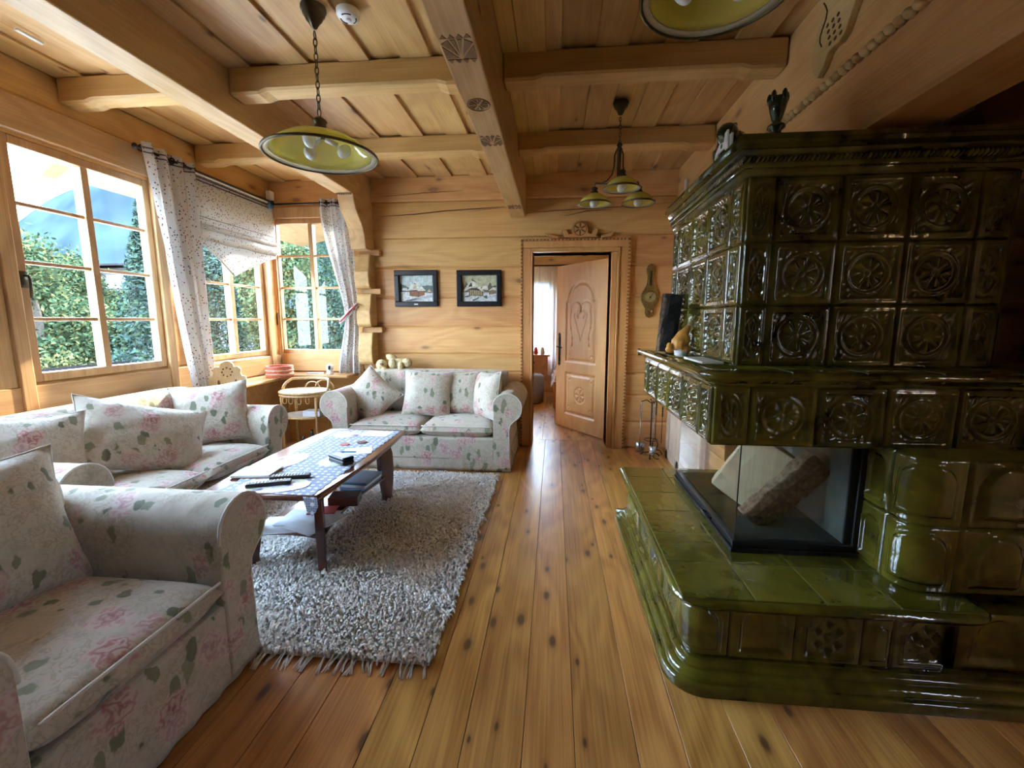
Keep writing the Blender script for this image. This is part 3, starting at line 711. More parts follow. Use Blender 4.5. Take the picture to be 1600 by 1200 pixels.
# --- corner column under the shelf band
P2 = cpath(1.235, 1.56, 1.815, 2.62, .07); f, L = pmap(P2); cb = MB()
for z0, z1 in ((.352, .595), (.597, .838)):
    c0 = L[1] - .035; c1_ = L[-2] + .085
    relief(cb, f, 0, c0, z0, z1, arch_h('arch', (c0) / .24), 24, 36)
    relief(cb, f, c0, c1_, z0, z1, arch_h('boss', .92), 50, 40)
    s = c1_
    while s < 1.4: relief(cb, f, s, s + .24, z0, z1, arch_h('boss', 1.), 26, 30); s += .242
cb.box(1.262, 2.6, 1.63, 2.95, .31, .84).box(1.25, 1.3, 1.81, 2.9, .31, .84)
cb.build('corner_column', 'glaze', st, smooth=True)
# --- band of rosette tiles
TB = MB(); P3 = [(.60, 2.93, -1, 0), (.60, 1.70, -1, 0)]; f, L = pmap(P3)
def row(mb, f, total, z0, z1, n_full, nar, nu=42, widths=None):
    hgt = (z1 - z0) / 2; fw = (total - 2 * nar) / n_full if not widths else None
    ws = widths or [nar] + [fw] * n_full + [nar]; s = 0
    for w in ws:
        relief(mb, f, s + .0015, s + w - .0015, z0, z1, tile_h(w / 2 / hgt), int(nu * (w / (z1 - z0)) ** .5) + 4, nu); s += w
row(TB, f, 1.23, .832, 1.056, 4, .125)
f, L = pmap([(.60, 1.70, 0, -1), (2.62, 1.70, 0, -1)])
row(TB, f, 2, .832, 1.056, 8, .13, widths=[.13] + [.238] * 7 + [.13])
TB.box(.603, 2.6, 1.703, 2.93, .828, 1.06)
TB.build('rosette_band', 'glaze', st, smooth=True)
# --- shelf
sh = MB(); P4 = cpath(.60, 1.70, 3.0, 2.62, .05)
sh.sweep(P4, [(0, 1.052), (.006, 1.056), (.010, 1.066), (.026, 1.070), (.030, 1.078), (.046, 1.084), (.052, 1.096), (.048, 1.108), (.036, 1.114), (-.02, 1.115), (-.3, 1.115)])
sh.box(.60, 2.6, 1.75, 3.0, 1.06, 1.1155).box(.552, .62, 2.96, 3.0, 1.07, 1.114)
sh.build('shelf', 'glaze', st, smooth=True)
for y in (1.98, 2.24, 2.5, 2.76): MB().box(.552, .735, y, y + .003, 1.08, 1.1163).build('shelf_joint', 'grout', st)
for x_ in (.85, 1.1, 1.35, 1.6): MB().box(x_, x_ + .003, 1.652, 1.87, 1.08, 1.1163).build('shelf_joint', 'grout', st)
# --- upper body
UB = MB(); f, L = pmap([(.735, 2.90, -1, 0), (.735, 1.87, -1, 0)]); g, _ = pmap([(.735, 1.87, 0, -1), (1.68, 1.87, 0, -1)])
for z0, z1 in ((1.116, 1.356), (1.358, 1.598), (1.60, 1.842)):
    row(UB, f, 1.03, z0, z1, 3, .125); row(UB, g, .945, z0, z1, 3, .11, widths=[.105, .24, .24, .24, .12])
UB.box(.738, 1.68, 1.873, 2.90, 1.11, 1.85).box(1.675, 1.69, 1.87, 2.9, 1.11, 1.85)
UB.build('upper_body', 'glaze', st, smooth=True)
# --- cornice
co = MB(); P5 = [(.735, 2.92, -1, 0), (.735, 1.87, -.7071 * 1.4142, -.7071 * 1.4142), (1.69, 1.87, 0, -1)]
P5 = [(.735, 2.92, -1, 0), (.735, 1.87, -1, -1), (1.70, 1.87, 1, -1), (1.70, 2.92, 1, 0)]
cp = [(0, 1.838), (.010, 1.842), (.014, 1.852), (.016, 1.866), (.026, 1.87), (.028, 1.884), (.024, 1.892), (.030, 1.905), (.042, 1.913), (.046, 1.926), (.040, 1.932), (.050, 1.938), (.062, 1.942), (.064, 1.956), (.056, 1.962), (.056, 1.978), (.046, 1.983), (0, 1.983), (-.3, 1.983)]
co.sweep(P5, cp); co.box(.735, 1.70, 1.87, 2.92, 1.85, 1.9835)
def ropeline(mb, off, z, r):
    y = 2.90
    while y > 1.87 - off: mb.ball((.735 - off, y, z), (r * .8, r * .62, r * 1.25), 6, 5, rot=(.5, 0, 0)); y -= r * 1.25
    x_ = .735 - off
    while x_ < 1.70: mb.ball((x_, 1.87 - off, z), (r * .62, r * .8, r * 1.25), 6, 5, rot=(0, .5, 0)); x_ += r * 1.25
ropeline(co, .030, 1.898, .013); ropeline(co, .020, 1.874, .008)
co.build('cornice', 'glaze', st, smooth=True)
# --- firebox
fb = MB()   # black steel frame lying on the bench and posts
FX0, FX1, FY0, FY1 = .755, 1.235, 1.80, 2.64
fb.box(FX0 - .02, FX1 + .01, FY0 - .02, FY1 + .02, .352, .372)
fb.box(FX0 - .012, FX0 + .018, FY0 - .012, FY1 + .012, .372, .40).box(FX0, FX1, FY0 - .012, FY0 + .018, .372, .40).box(FX0, FX1, FY1 - .018, FY1 + .012, .372, .40)
fb.box(FX1 - .03, FX1 + .012, FY0 - .012, FY0 + .02, .36, .84)
fb.box(FX1 - .06, FX1 - .03, FY0 - .004, FY0 + .01, .40, .83)
fb.build('firebox_frame', 'black', st, bevel=.004)
ff = MB().box(FX0 + .04, FX1 - .01, FY0 + .03, FY1 - .03, .372, .380); ff.build('firebox_floor', 'soot', st)
fw = MB().box(FX1 - .03, FX1, FY0 + .02, FY1 + .01, .38, .83); fw.build('firebox_back', 'fireback', st)
gl = MB().box(FX0, FX0 + .004, FY0 + .004, FY1, .395, .832); lab(gl.build('fire_glass', 'fireglass', st), 'long side pane of clear fire glass')
gl = MB().box(FX0, FX1 - .03, FY0, FY0 + .004, .395, .832); lab(gl.build('fire_glass', 'fireglass', st), 'short front pane of clear fire glass')
ed = MB().box(FX0 - .001, FX0 + .003, FY0 - .001, FY0 + .003, .395, .832); ed.build('glass_edge', 'black', st)
hh = MB().tube([(FX0 - .012, 2.10, .385), (FX0 - .035, 2.10, .392), (FX0 - .035, 2.03, .39), (FX0 - .012, 2.03, .385)], .006, 8); hh.build('latch', 'black', st, smooth=True)
# --- logs in the firebox
def logpiece(name, label, cs, sz, rot, mat, jag=.006, n=(10, 4, 6)):
    r = Euler(rot).to_matrix(); mb = MB(); rr = random.Random(hash(sz) & 255)
    t = thing(name, label, 'firewood', tuple(cs))
    def P(u, v, w): return (u, v, w)
    prof_ = [(-.5, -.5), (-.2, -.55), (.2, -.5), (.5, -.42), (.52, 0), (.45, .4), (.1, .55), (-.35, .5), (-.55, .1)]
    n1 = len(prof_); K = 9; vs = []
    for k in range(K + 1):
        z = (k / K - .5) * sz[2]
        for a, b in prof_: vs.append(Vector(cs) + r @ Vector((a * sz[0] + rr.uniform(-jag, jag), b * sz[1] + rr.uniform(-jag, jag), z + (rr.uniform(-jag, jag) if 0 < k < K else 0))))
    mb.add(vs, [(k * n1 + i, k * n1 + (i + 1) % n1, (k + 1) * n1 + (i + 1) % n1, (k + 1) * n1 + i) for k in range(K) for i in range(n1)] + [tuple(range(n1))[::-1], tuple(range(K * n1, K * n1 + n1))])
    return t, mb
t, mb = logpiece('firewood', 'pale split log with a flat face leaning left inside the glass firebox', (.985, 2.2, .565), (.215, .10, .33), (-.10, .52, -.55), 'split', .003); mb.build('split_wood', 'split', t, bevel=.004)
t, mb = logpiece('firewood', 'rough bark-covered log leaning in front of the pale split log', (1.045, 2.02, .535), (.13, .09, .40), (.05, .72, 0), 'bark', .007); mb.build('bark_surface', 'bark', t, smooth=False, bevel=.005)
t, mb = logpiece('firewood', 'short reddish wood chunk at the foot of the bark log', (1.11, 2.3, .455), (.16, .10, .14), (.1, -.15, 0), 'redwood', .004); mb.build('split_wood', 'redwood', t, bevel=.004)
# --- things standing on the stove
ZS = 1.9835
be = thing('bear_figurine', 'dark green glazed bear figurine sitting behind the cow cut-out on the stove cornice', 'figurine', (.75, 2.12, ZS))
b = MB(); X0, Y0 = .745, 2.14
b.ball((X0 + .03, Y0 + .04, ZS + .085), (.062, .085, .058), 14, 10); b.ball((X0 - .02, Y0 - .045, ZS + .10), (.044, .046, .046), 12, 8); b.ball((X0 - .03, Y0 - .08, ZS + .08), (.02, .028, .018), 10, 6)
b.ball((X0 - .035, Y0 - .035, ZS + .135), .012, 8, 6).ball((X0 + .01, Y0 - .04, ZS + .138), .012, 8, 6)
for dx, dy in ((-.02, -.02), (.04, -.01), (-.01, .09), (.05, .09)): b.tube([(X0 + dx, Y0 + dy, ZS + .08), (X0 + dx, Y0 + dy, ZS + .04), (X0 + dx, Y0 + dy - .006, ZS + .002)], [.026, .02, .022], 8)
o = b.build('bear_body', 'glazedark', be, smooth=True); md = o.modifiers.new('rm', 'REMESH'); md.mode = 'VOXEL'; md.voxel_size = .006; md.use_smooth_shade = True
fi = thing('crown_finial', 'dark green glazed crown-shaped finial standing on the stove cornice', 'finial', (.835, 1.90, ZS))
MB().lathe([(.038, 0), (.038, .01), (.022, .018), (.018, .03), (.032, .042), (.030, .052), (.014, .062), (.018, .072), (.026, .10), (.034, .135), (.03, .15), (.0, .13)], (.835, 1.90, ZS), 20, cap=False).build('finial_stem', 'glazedark', fi, smooth=True)
b = MB()
for i in range(5):
    a = i * 2 * PI / 5; b.ball((.835 + .03 * math.cos(a), 1.90 + .03 * math.sin(a), ZS + .15), (.010, .010, .022), 8, 6)
b.build('crown_points', 'glazedark', fi, smooth=True)
wp = thing('cow_figurine', 'white and black painted flat cow cut-out leaning on the stove cornice', 'figurine', (.70, 2.03, ZS))
b = MB().prism([(1.96, ZS), (1.975, ZS + .075), (2.0, ZS + .07), (2.01, ZS + .04), (2.06, ZS + .045), (2.10, ZS + .025), (2.11, ZS), (2.09, ZS), (2.08, ZS + .015), (2.0, ZS + .015), (1.99, ZS)], .682, .690, 'x'); b.build('cut_out', 'white', wp, bevel=.001)
b = MB().ball((.6815, 2.03, ZS + .03), (.001, .012, .010), 8, 6); b.build('black_patch', 'black', wp)
b = MB().box(.692, .70, 1.955, 1.99, ZS, ZS + .055); o = b.build('card', 'white', None); tag(o, 'small white card standing beside the cow cut-out on the stove', 'card')
cn = MB().lathe([(.012, 0), (.012, .085), (.009, .088), (.0, .088)], (.72, 2.66, ZS), 12, cap=False); o = cn.build('candle', 'cream', None, smooth=True); tag(o, 'thin cream candle at the far end of the stove cornice', 'candle')
t, mb = logpiece('dark_log', 'tall blackened log with bark on its left standing on the stove shelf', (.665, 2.67, 1.282), (.10, .085, .33), (0, .07, 0), 'soot', .004); mb.build('charred_wood', 'soot', t, bevel=.005); t['category'] = 'log'
b = MB().obox((.622, 2.66, 1.275), (.02, .07, .31), (0, .07, 0)); b.build('bark_strip', 'bark', t, bevel=.006)
gi = thing('root_figurine', 'orange knobbly root-like figure on the stove shelf before the dark log', 'figurine', (.66, 2.42, 1.1155))
b = MB(); G = Vector((.66, 2.42, 1.1155))
b.tube([G + Vector(q) for q in ((.0, 0, .03), (.005, 0, .07), (.02, 0, .11), (.05, 0, .155))], [.042, .045, .03, .010], 10)
b.ball(G + Vector((-.045, -.01, .03)), (.028, .022, .02), 10, 8).ball(G + Vector((-.055, -.02, .05)), (.015, .014, .018), 8, 6).ball(G + Vector((.03, -.02, .03)), (.025, .022, .03), 10, 8).ball(G + Vector((.03, -.02, .08)), (.022, .02, .03), 10, 8)
o = b.build('carved_figure', 'ginger', gi, smooth=True); md = o.modifiers.new('rm', 'REMESH'); md.mode = 'VOXEL'; md.voxel_size = .005; md.use_smooth_shade = True
b = MB().lathe([(.02, 0), (.03, .004), (.032, .028), (.028, .028), (.024, .006), (0, .005)], (.655, 2.37, 1.1155), 16, cap=False); o = b.build('tealight_cup', 'white', None, smooth=True); tag(o, 'tiny pale glass tealight cup in front of the orange root figure', 'candle holder')
b = MB().box(.625, .715, 1.93, 2.20, 1.1155, 1.126); o = b.build('note_pad', 'white', None, bevel=.003); tag(o, 'flat white pad lying on the stove shelf near its corner', 'pad')
# --- carved board hung on the log wall above the stove
cbd = thing('carved_board', 'pale carved hanging board with pierced pattern on the wall above the stove', 'carving', (1.12, 2.1, 2.3))
pts = [(2.20, 2.335), (2.16, 2.36), (2.13, 2.40), (2.10, 2.405), (2.06, 2.40), (2.02, 2.42), (2.0, 2.46), (1.98, 2.49), (1.96, 2.52), (1.97, 2.58), (1.94, 2.66), (2.16, 2.68), (2.24, 2.66), (2.22, 2.58), (2.24, 2.5), (2.26, 2.44), (2.24, 2.38)]
MB().prism(pts, 1.118, 1.146, 'x').build('board', 'beamy', cbd, bevel=.003)
b = MB()
for i in range(3):
    for j in range(4): b.ball((1.117, 2.05 + i * .035 + j * .01, 2.43 + j * .028), (.0015, .011, .008), 8, 4)
b.tube([(1.117, 2.18 + .02 * math.sin(q), 2.45 + q * .025) for q in range(8)], .003, 5)
b.build('pierced_pattern', 'gap', cbd)
# --- fire tools
ft = thing('fire_tool_set', 'black iron fireplace tool set standing by the back wall left of the stove', 'fireplace tools', (.93, 4.2, 0))
b = MB(); X0, Y0 = .93, 4.2
b.tube([(X0, Y0, .02), (X0, Y0, .54)], .007, 8)
for a in (.3, 2.4, 4.5): b.tube([(X0, Y0, .05), (X0 + .07 * math.cos(a), Y0 + .07 * math.sin(a), .03), (X0 + .10 * math.cos(a), Y0 + .1 * math.sin(a), .004)], .006, 6)
for a in (0, PI / 2, PI, 1.5 * PI): b.tube([(X0, Y0, .52), (X0 + .05 * math.cos(a), Y0 + .05 * math.sin(a), .555), (X0 + .10 * math.cos(a), Y0 + .1 * math.sin(a), .54)], .005, 6)
b.tube([(X0 + .06 * math.cos(t), Y0 + .06 * math.sin(t), .17) for t in [i * PI / 8 for i in range(16)]], .004, 6, True)
b.tube([(X0 + .05 + .04 * math.cos(t), Y0 - .08, .05 + .045 * math.sin(t)) for t in [i * PI / 8 for i in range(14)]], .0035, 6)
b.build('stand', 'iron', ft, smooth=True)
for i, (dx, dy, nm) in enumerate(((-.10, 0, 'shovel'), (.10, 0, 'poker'), (0, -.1, 'brush'), (.06, .08, 'tongs'))):
    b = MB(); pts = [(X0 + dx, Y0 + dy, .53 - q * .012) for q in range(12)]
    b.tube(pts, [.005 + .004 * (q % 2) for q in range(12)], 6).tube([(X0 + dx, Y0 + dy, .40), (X0 + dx, Y0 + dy, .14)], .0035, 6)
    if nm == 'shovel': b.obox((X0 + dx, Y0 + dy - .02, .10), (.075, .012, .10), (.2, 0, 0))
    if nm == 'brush': b.lathe([(.02, .05), (.03, .07), (.032, .13), (.01, .14)], (X0 + dx, Y0 + dy, 0), 12)
    if nm == 'tongs': b.tube([(X0 + dx - .01, Y0 + dy, .16), (X0 + dx - .03, Y0 + dy, .1), (X0 + dx - .005, Y0 + dy, .03)], .004, 6).tube([(X0 + dx + .01, Y0 + dy, .16), (X0 + dx + .03, Y0 + dy, .1), (X0 + dx + .005, Y0 + dy, .03)], .004, 6)
    o = b.build(nm, 'steel' if nm in ('shovel', 'brush') else 'iron', ft, smooth=True)
# --- pale panelled low cabinet against the log wall, past the stove
pc = thing('panel_board', 'pale panelled board low on the log wall behind the fire tools', 'panel', (1.12, 3.7, 0))
b = MB().box(1.088, 1.118, 3.25, 4.22, .0, .78).box(1.076, 1.09, 3.25, 3.33, 0, .78).box(1.076, 1.09, 3.78, 3.86, 0, .78).box(1.076, 1.09, 4.14, 4.22, 0, .78).box(1.076, 1.09, 3.25, 4.22, .70, .78).box(1.076, 1.09, 3.25, 4.22, 0, .09)
b.build('board', 'pale', pc, bevel=.005)
# --- banjo barometer
ba = thing('barometer', 'brass banjo-shaped barometer on the back wall right of the doorway', 'barometer', (.925, 4.48, 1.55))
X0 = .925
sil = [(0, 1.32), (.03, 1.335), (.045, 1.37), (.04, 1.41), (.06, 1.44), (.085, 1.49), (.088, 1.54), (.07, 1.585), (.045, 1.62), (.035, 1.66), (.03, 1.72), (.04, 1.755), (.045, 1.79), (.03, 1.825), (0, 1.84)]
poly = [(X0 + a, z) for a, z in sil] + [(X0 - a, z) for a, z in sil[-2:0:-1]]
MB().prism(poly, 4.478, 4.5, 'y').build('carved_back', 'brass', ba, bevel=.006)
for r_, z, nm in ((.062, 1.52, 'dial'), (.028, 1.385, 'small_dial')):
    MB().lathe([(r_ * .8, 0), (r_, -.004), (r_, -.012), (r_ * .86, -.014), (r_ * .8, -.006), (0, -.006)], (X0, 4.478, z), 28, 'y', cap=False).build(nm, 'brass', ba, smooth=True)
lab(MB().lathe([(.048, 0), (.048, -.003), (0, -.003)], (X0, 4.471, 1.52), 24, 'y', cap=False).build('dial_face', 'dialc', ba, smooth=False), 'aged brass-coloured dial face')
MB().obox((X0 + .008, 4.466, 1.53), (.004, .002, .07), (0, .5, 0)).obox((X0, 4.466, 1.52), (.014, .003, .014)).build('pointer', 'black', ba)
MB().box(X0 - .012, X0 + .012, 4.47, 4.48, 1.63, 1.77).build('thermometer_tube', 'bronze', ba, bevel=.003)
# ================================================================= sofas
def armprof(w, ztop, r, n=14):
    """section of a rolled arm: x outwards (0 = inner face), z up"""
    cx, cz = w - .02, ztop - r
    p = [(0, .02), (0, cz - .02)]
    a0 = math.radians(172)
    p += [(cx - .0 + r * math.cos(a0 - i * (math.radians(172 + 62)) / n), cz + r * math.sin(a0 - i * math.radians(172 + 62) / n)) for i in range(n + 1)]
    p = [(max(0, x), z) for x, z in p]
    p += [(w + .005, cz - r * 1.15), (w - .005, cz - r * 1.6), (w, .18), (w + .008, .02)]
    return p
def sofa(name, label, cat, loc, rz, W_, D, zs, za, zb, seats, aw=.15, ar=.13, mat='floral', group=None, near_arm=True):
    """local frame: front faces -y at y=0, x centred, back at y=D"""
    t = thing(name, label, cat, loc, rz, group); hw = W_ / 2
    b = MB().box(-hw + aw - .01, hw - aw + .01, .006, D - .03, .10, zs - .118); b.build('seat_base', mat, t, local=True, bevel=.02, seg=3)
    # skirt with soft pleats
    def sk(a, bz):
        per = [(-hw, D), (-hw, .02), (hw, .02), (hw, D)]; tot = (D - .02) * 2 + W_; s = a * tot
        if s < D - .02: x, y, nx, ny = -hw, D - s, -1, 0
        elif s < D - .02 + W_: x, y, nx, ny = -hw + s - (D - .02), .02, 0, -1
        else: x, y, nx, ny = hw, .02 + s - (D - .02 + W_), 1, 0
        w = .004 * math.sin(s * 60) * (1 - bz) + .006 * (1 - bz)
        return (x + nx * w, y + ny * w, .008 + bz * .185)
    b = MB(); b.grid(sk, 220, 6); b.build('skirt', mat, t, local=True, smooth=True, solid=.012)
    # seat cushions
    sw = (W_ - 2 * aw) / seats
    for i in range(seats):
        x0 = -hw + aw + sw * i; b = MB()
        def cu(a, q, x0=x0):
            u = a * 2 - 1; v = q * 2 - 1
            return u, v
        nu, nv = 30, 26
        def top(a, q, s_=1, x0=x0):
            u = (a * 2 - 1); v = (q * 2 - 1)
            e = (1 - abs(u) ** 7) ** .5 * (1 - abs(v) ** 7) ** .5
            return (x0 + sw * a, .0 + (D - .20) * q - .012 * (1 - abs(u) ** 4) * (1 if q < .5 else 0) * (1 - q * 2), zs - .065 + s_ * (.058 * e + .022 * (1 - u * u) * (1 - v * v)))
        b.grid(lambda a, q: top(a, q, 1), nu, nv); b.grid(lambda a, q: top(1 - a, q, -1), nu, nv)
        c = b.build('seat_cushion', mat, t, local=True, smooth=True)
        pp = []
        for k in range(60):
            a = k / 60 * 4
            if a < 1: q = (a, 0)
            elif a < 2: q = (1, a - 1)
            elif a < 3: q = (3 - a, 1)
            else: q = (0, 4 - a)
            x, y, z = top(q[0], q[1], 0); pp.append((x, y, zs - .012 if q[1] == 0 else z + .04))
        pz = MB().tube([(x0 + .02 + (sw - .04) * k / 20, -.002, zs - .022) for k in range(21)], .005, 6); pz.build('cushion_piping', 'piping', c, local=True, smooth=True)
    # back
    b = MB()
    def bk(a, q):
        ang = q * 2 * PI; x = -hw + aw - .06 + (W_ - 2 * aw + .12) * a
        yc, zc = D - .13, (zs + zb) / 2 - .02; ry, rz_ = .13, (zb - zs) / 2 + .04
        c, s_ = math.cos(ang), math.sin(ang); n = .55
        y = yc + ry * math.copysign(abs(c) ** n, c) - .04 * (s_ * .5); z = zc + rz_ * math.copysign(abs(s_) ** n, s_)
        e = (1 - abs(a * 2 - 1) ** 9) ** .5
        return (x, yc + (y - yc) * (.6 + .4 * e), zc + (z - zc) * (.93 + .07 * e))
    b.grid(bk, 40, 28); b.add([bk(0, i / 28) for i in range(28)], [tuple(range(28))]).add([bk(1, i / 28) for i in range(28)], [tuple(range(28))[::-1]])
    b.build('backrest', mat, t, local=True, smooth=True)
    b = MB().box(-hw + .02, hw - .02, D - .14, D - .01, .12, (zs + zb) / 2 + .05); b.build('back_panel', mat, t, local=True, bevel=.02, seg=3)
    P = armprof(aw, za, ar)
    for s_ in (-1, 1):
        if s_ == -1 and not near_arm: continue
        def X(x): return s_ * (hw - aw + x)
        b = MB(); ys = [0, .004, .012, .025] + [.025 + (D - .07) * k / 14 for k in range(1, 15)] + [D - .03, D - .02]
        vs = []; cxm = sum(p[0] for p in P) / len(P); czm = sum(p[1] for p in P) / len(P)
        for k, y in enumerate(ys):
            sc_ = [.955, .985, .996, 1][k] if k < 4 else 1
            dr_ = 1 - .0 * y
            for x, z in P: vs.append((X(cxm + (x - cxm) * sc_), y, czm + (z - czm) * sc_ * dr_))
        n = len(P); fs = [(k * n + i, k * n + (i + 1) % n, (k + 1) * n + (i + 1) % n, (k + 1) * n + i) for k in range(len(ys) - 1) for i in range(n)]
        fs += [tuple(range(n))[::-1], tuple(range((len(ys) - 1) * n, len(ys) * n))]
        b.add(vs, fs); o = b.build('armrest', mat, t, local=True, smooth=True)
        for p in o.data.polygons:
            if len(p.vertices) > 5: p.use_smooth = False
        pz = MB().tube([(X(x), .004, z) for x, z in P[1:-1]], .006, 6); pz.build('arm_piping', 'piping', o, local=True, smooth=True)
    return t
sofa('loveseat', 'two-seat floral chintz loveseat against the back wall left of the doorway', 'sofa', (-1.145, 3.62, 0), 0, 1.56, .79, .42, .69, .80, 2, aw=.14, ar=.125)
sofa('sofa', 'floral chintz sofa along the left wall under the big window', 'sofa', (-2.05, 2.37, 0), PI / 2, 1.42, .83, .43, .67, .80, 2, aw=.14, ar=.12)
sofa('armchair', 'near floral chintz armchair at the lower left, turned toward the stove', 'armchair', (-1.13, 1.03, 0), PI / 2, .86, .87, .43, .67, .74, 1, aw=.14, ar=.12)
# ---- scatter cushions
def pillow(label, c, size, rot, mat='floral2', puff=.16, cat='cushion', group='floral scatter cushions', seed=0):
    """size (w, h); local x = width, z = height, y = thickness; rot = Euler XYZ"""
    t = thing('scatter_cushion', label, cat, c, 0, group); R = Euler(rot).to_matrix(); w, h = size; b = MB(); rr = random.Random(seed)
    ph = [rr.uniform(0, 6) for _ in range(4)]
    def P(a, q, s_):
        u = a * 2 - 1; v = q * 2 - 1
        k = 1 - .10 * (1 - v * v) * abs(u) ** 3; k2 = 1 - .10 * (1 - u * u) * abs(v) ** 3
        x = u * w / 2 * k; z = v * h / 2 * k2
        e = max(0, (1 - abs(u) ** 2.6)) ** .62 * max(0, (1 - abs(v) ** 2.6)) ** .62
        wr = .006 * math.sin(8 * u + 5 * v + ph[0]) * (1 - e) + .004 * math.sin(11 * v - 6 * u + ph[1])
        y = s_ * (puff / 2 * e) + wr * (.3 + .7 * (1 - e)) * (1 - max(abs(u), abs(v)) ** 8)
        return c + R @ Vector((x, y, z))
    c = Vector(c)
    b.grid(lambda a, q: P(a, q, -1), 26, 26); b.grid(lambda a, q: P(1 - a, q, 1), 26, 26)
    o = b.build('cushion_cover', mat, t, smooth=True)
    o.data.transform(Matrix.Identity(4))
    ed = [P(i / 20, 0, 0) for i in range(20)] + [P(1, i / 20, 0) for i in range(20)] + [P(1 - i / 20, 1, 0) for i in range(20)] + [P(0, 1 - i / 20, 0) for i in range(20)]
    MB().tube(ed, .0035, 5, True).build('seam_piping', 'piping', o, smooth=True)
    return t
R_ = math.radians
pillow('plump floral cushion at the left image edge, on the near end of the left sofa', (-2.56, 1.83, .62), (.50, .46), (R_(-18), R_(4), R_(62)), seed=1)
pillow('large floral cushion lying aslant in the middle of the left sofa', (-2.41, 2.33, .61), (.68, .44), (R_(-28), R_(18), R_(62)), seed=2, puff=.18)
pillow('pale floral cushion standing at the far end of the left sofa', (-2.42, 2.87, .64), (.48, .44), (R_(-20), R_(-4), R_(34)), seed=3)
pillow('big dark-toned floral back cushion in the near armchair', (-1.735, 1.02, .625), (.66, .50), (R_(-16), R_(0), R_(84)), seed=4, puff=.22)
pillow('floral cushion tipped diagonally against the left arm of the loveseat', (-1.70, 3.93, .60), (.44, .42), (R_(-30), R_(38), R_(-12)), seed=5)
pillow('pale floral cushion upright in the middle of the loveseat', (-1.17, 3.98, .62), (.46, .44), (R_(-16), R_(3), R_(4)), seed=6, puff=.18)
pillow('floral cushion partly behind the middle one on the loveseat', (-.87, 4.07, .61), (.42, .42), (R_(-14), R_(-4), R_(-4)), seed=7)
pillow('narrow-looking floral cushion turned sideways by the right arm of the loveseat', (-.60, 3.93, .62), (.42, .44), (R_(-10), R_(-5), R_(-52)), seed=8, puff=.17)
# ---- plush toy on the sofa back
pt = thing('plush_toy', 'yellowish plush toy lying on top of the loveseat back', 'plush toy', (-1.6, 4.32, .80))
b = MB(); B_ = Vector((-1.6, 4.32, .80))
b.ball(B_ + Vector((.05, 0, .06)), (.11, .07, .06), 14, 10).ball(B_ + Vector((-.12, -.05, .055)), (.055, .05, .055), 12, 9).ball(B_ + Vector((-.075, -.10, .0)), .035, 10, 8)
b.ball(B_ + Vector((-.03, .0, .125)), (.06, .04, .035), 12, 8, rot=(0, .3, 0)).ball(B_ + Vector((.14, -.03, .075)), (.05, .045, .05), 12, 8).ball(B_ + Vector((.0, -.07, .07)), (.04, .03, .05), 10, 8).ball(B_ + Vector((.09, -.08, .04)), (.03, .03, .05), 10, 8)
o = b.build('plush_body', 'plush', pt, smooth=True); md = o.modifiers.new('rm', 'REMESH'); md.mode = 'VOXEL'; md.voxel_size = .007; md.use_smooth_shade = True
MB().ball(B_ + Vector((-.10, -.095, .065)), (.022, .012, .012), 10, 6, rot=(0, .4, 0)).build('brown_patch', 'plushb', pt, smooth=True)
# ================================================================= coffee table
ct = thing('coffee_table', 'dark reddish wood coffee table with lower shelf on the rug', 'table', (-1.375, 2.48, 0))
def bulge(x0, x1, y0, y1, k, n=14):
    return [(x0 + (x1 - x0) * i / n, y0 - k * .6 * math.sin(PI * i / n)) for i in range(n)] + [(x1 + k * math.sin(PI * i / n), y0 + (y1 - y0) * i / n) for i in range(n)] + \
           [(x1 - (x1 - x0) * i / n, y1 + k * .6 * math.sin(PI * i / n)) for i in range(n)] + [(x0 - k * math.sin(PI * i / n), y1 - (y1 - y0) * i / n) for i in range(n)]
b = MB().prism(bulge(-1.665, -1.085, 1.86, 3.10, .035), .468, .492, 'z'); b.build('table_top', 'mahog', ct, bevel=.008, seg=3)
b = MB().prism(bulge(-1.62, -1.13, 1.95, 3.01, -.0), .42, .468, 'z'); b.build('apron', 'mahog', ct, bevel=.004)
b = MB().prism(bulge(-1.585, -1.165, 2.02, 2.94, -.05), .185, .205, 'z'); b.build('lower_shelf', 'mahog', ct, bevel=.005)
for sx_, sy in ((1, -1), (-1, -1), (1, 1), (-1, 1)):
    cx, cy = -1.375 + sx_ * .195, 2.48 + sy * .445; d = Vector((sx_ * .42, sy * .9)).normalized(); n = Vector((-d.y, d.x)) * .02
    outer = [(.035, .42), (.055, .36), (.06, .25), (.05, .14), (.035, .06), (.045, .02)]; inner = [(-.035, .02), (-.03, .06), (-.045, .14), (-.06, .25), (-.065, .36), (-.06, .42)]
    pr = outer + inner; b = MB(); m = len(pr)
    vs = [(cx + d.x * a + n.x * s_, cy + d.y * a + n.y * s_, z) for s_ in (-1, 1) for a, z in pr]
    b.add(vs, [tuple(range(m)), tuple(range(m, 2 * m))[::-1]] + [(i, m + i, m + (i + 1) % m, (i + 1) % m) for i in range(m)])
    b.build('leg', 'mahogz', ct, bevel=.004)
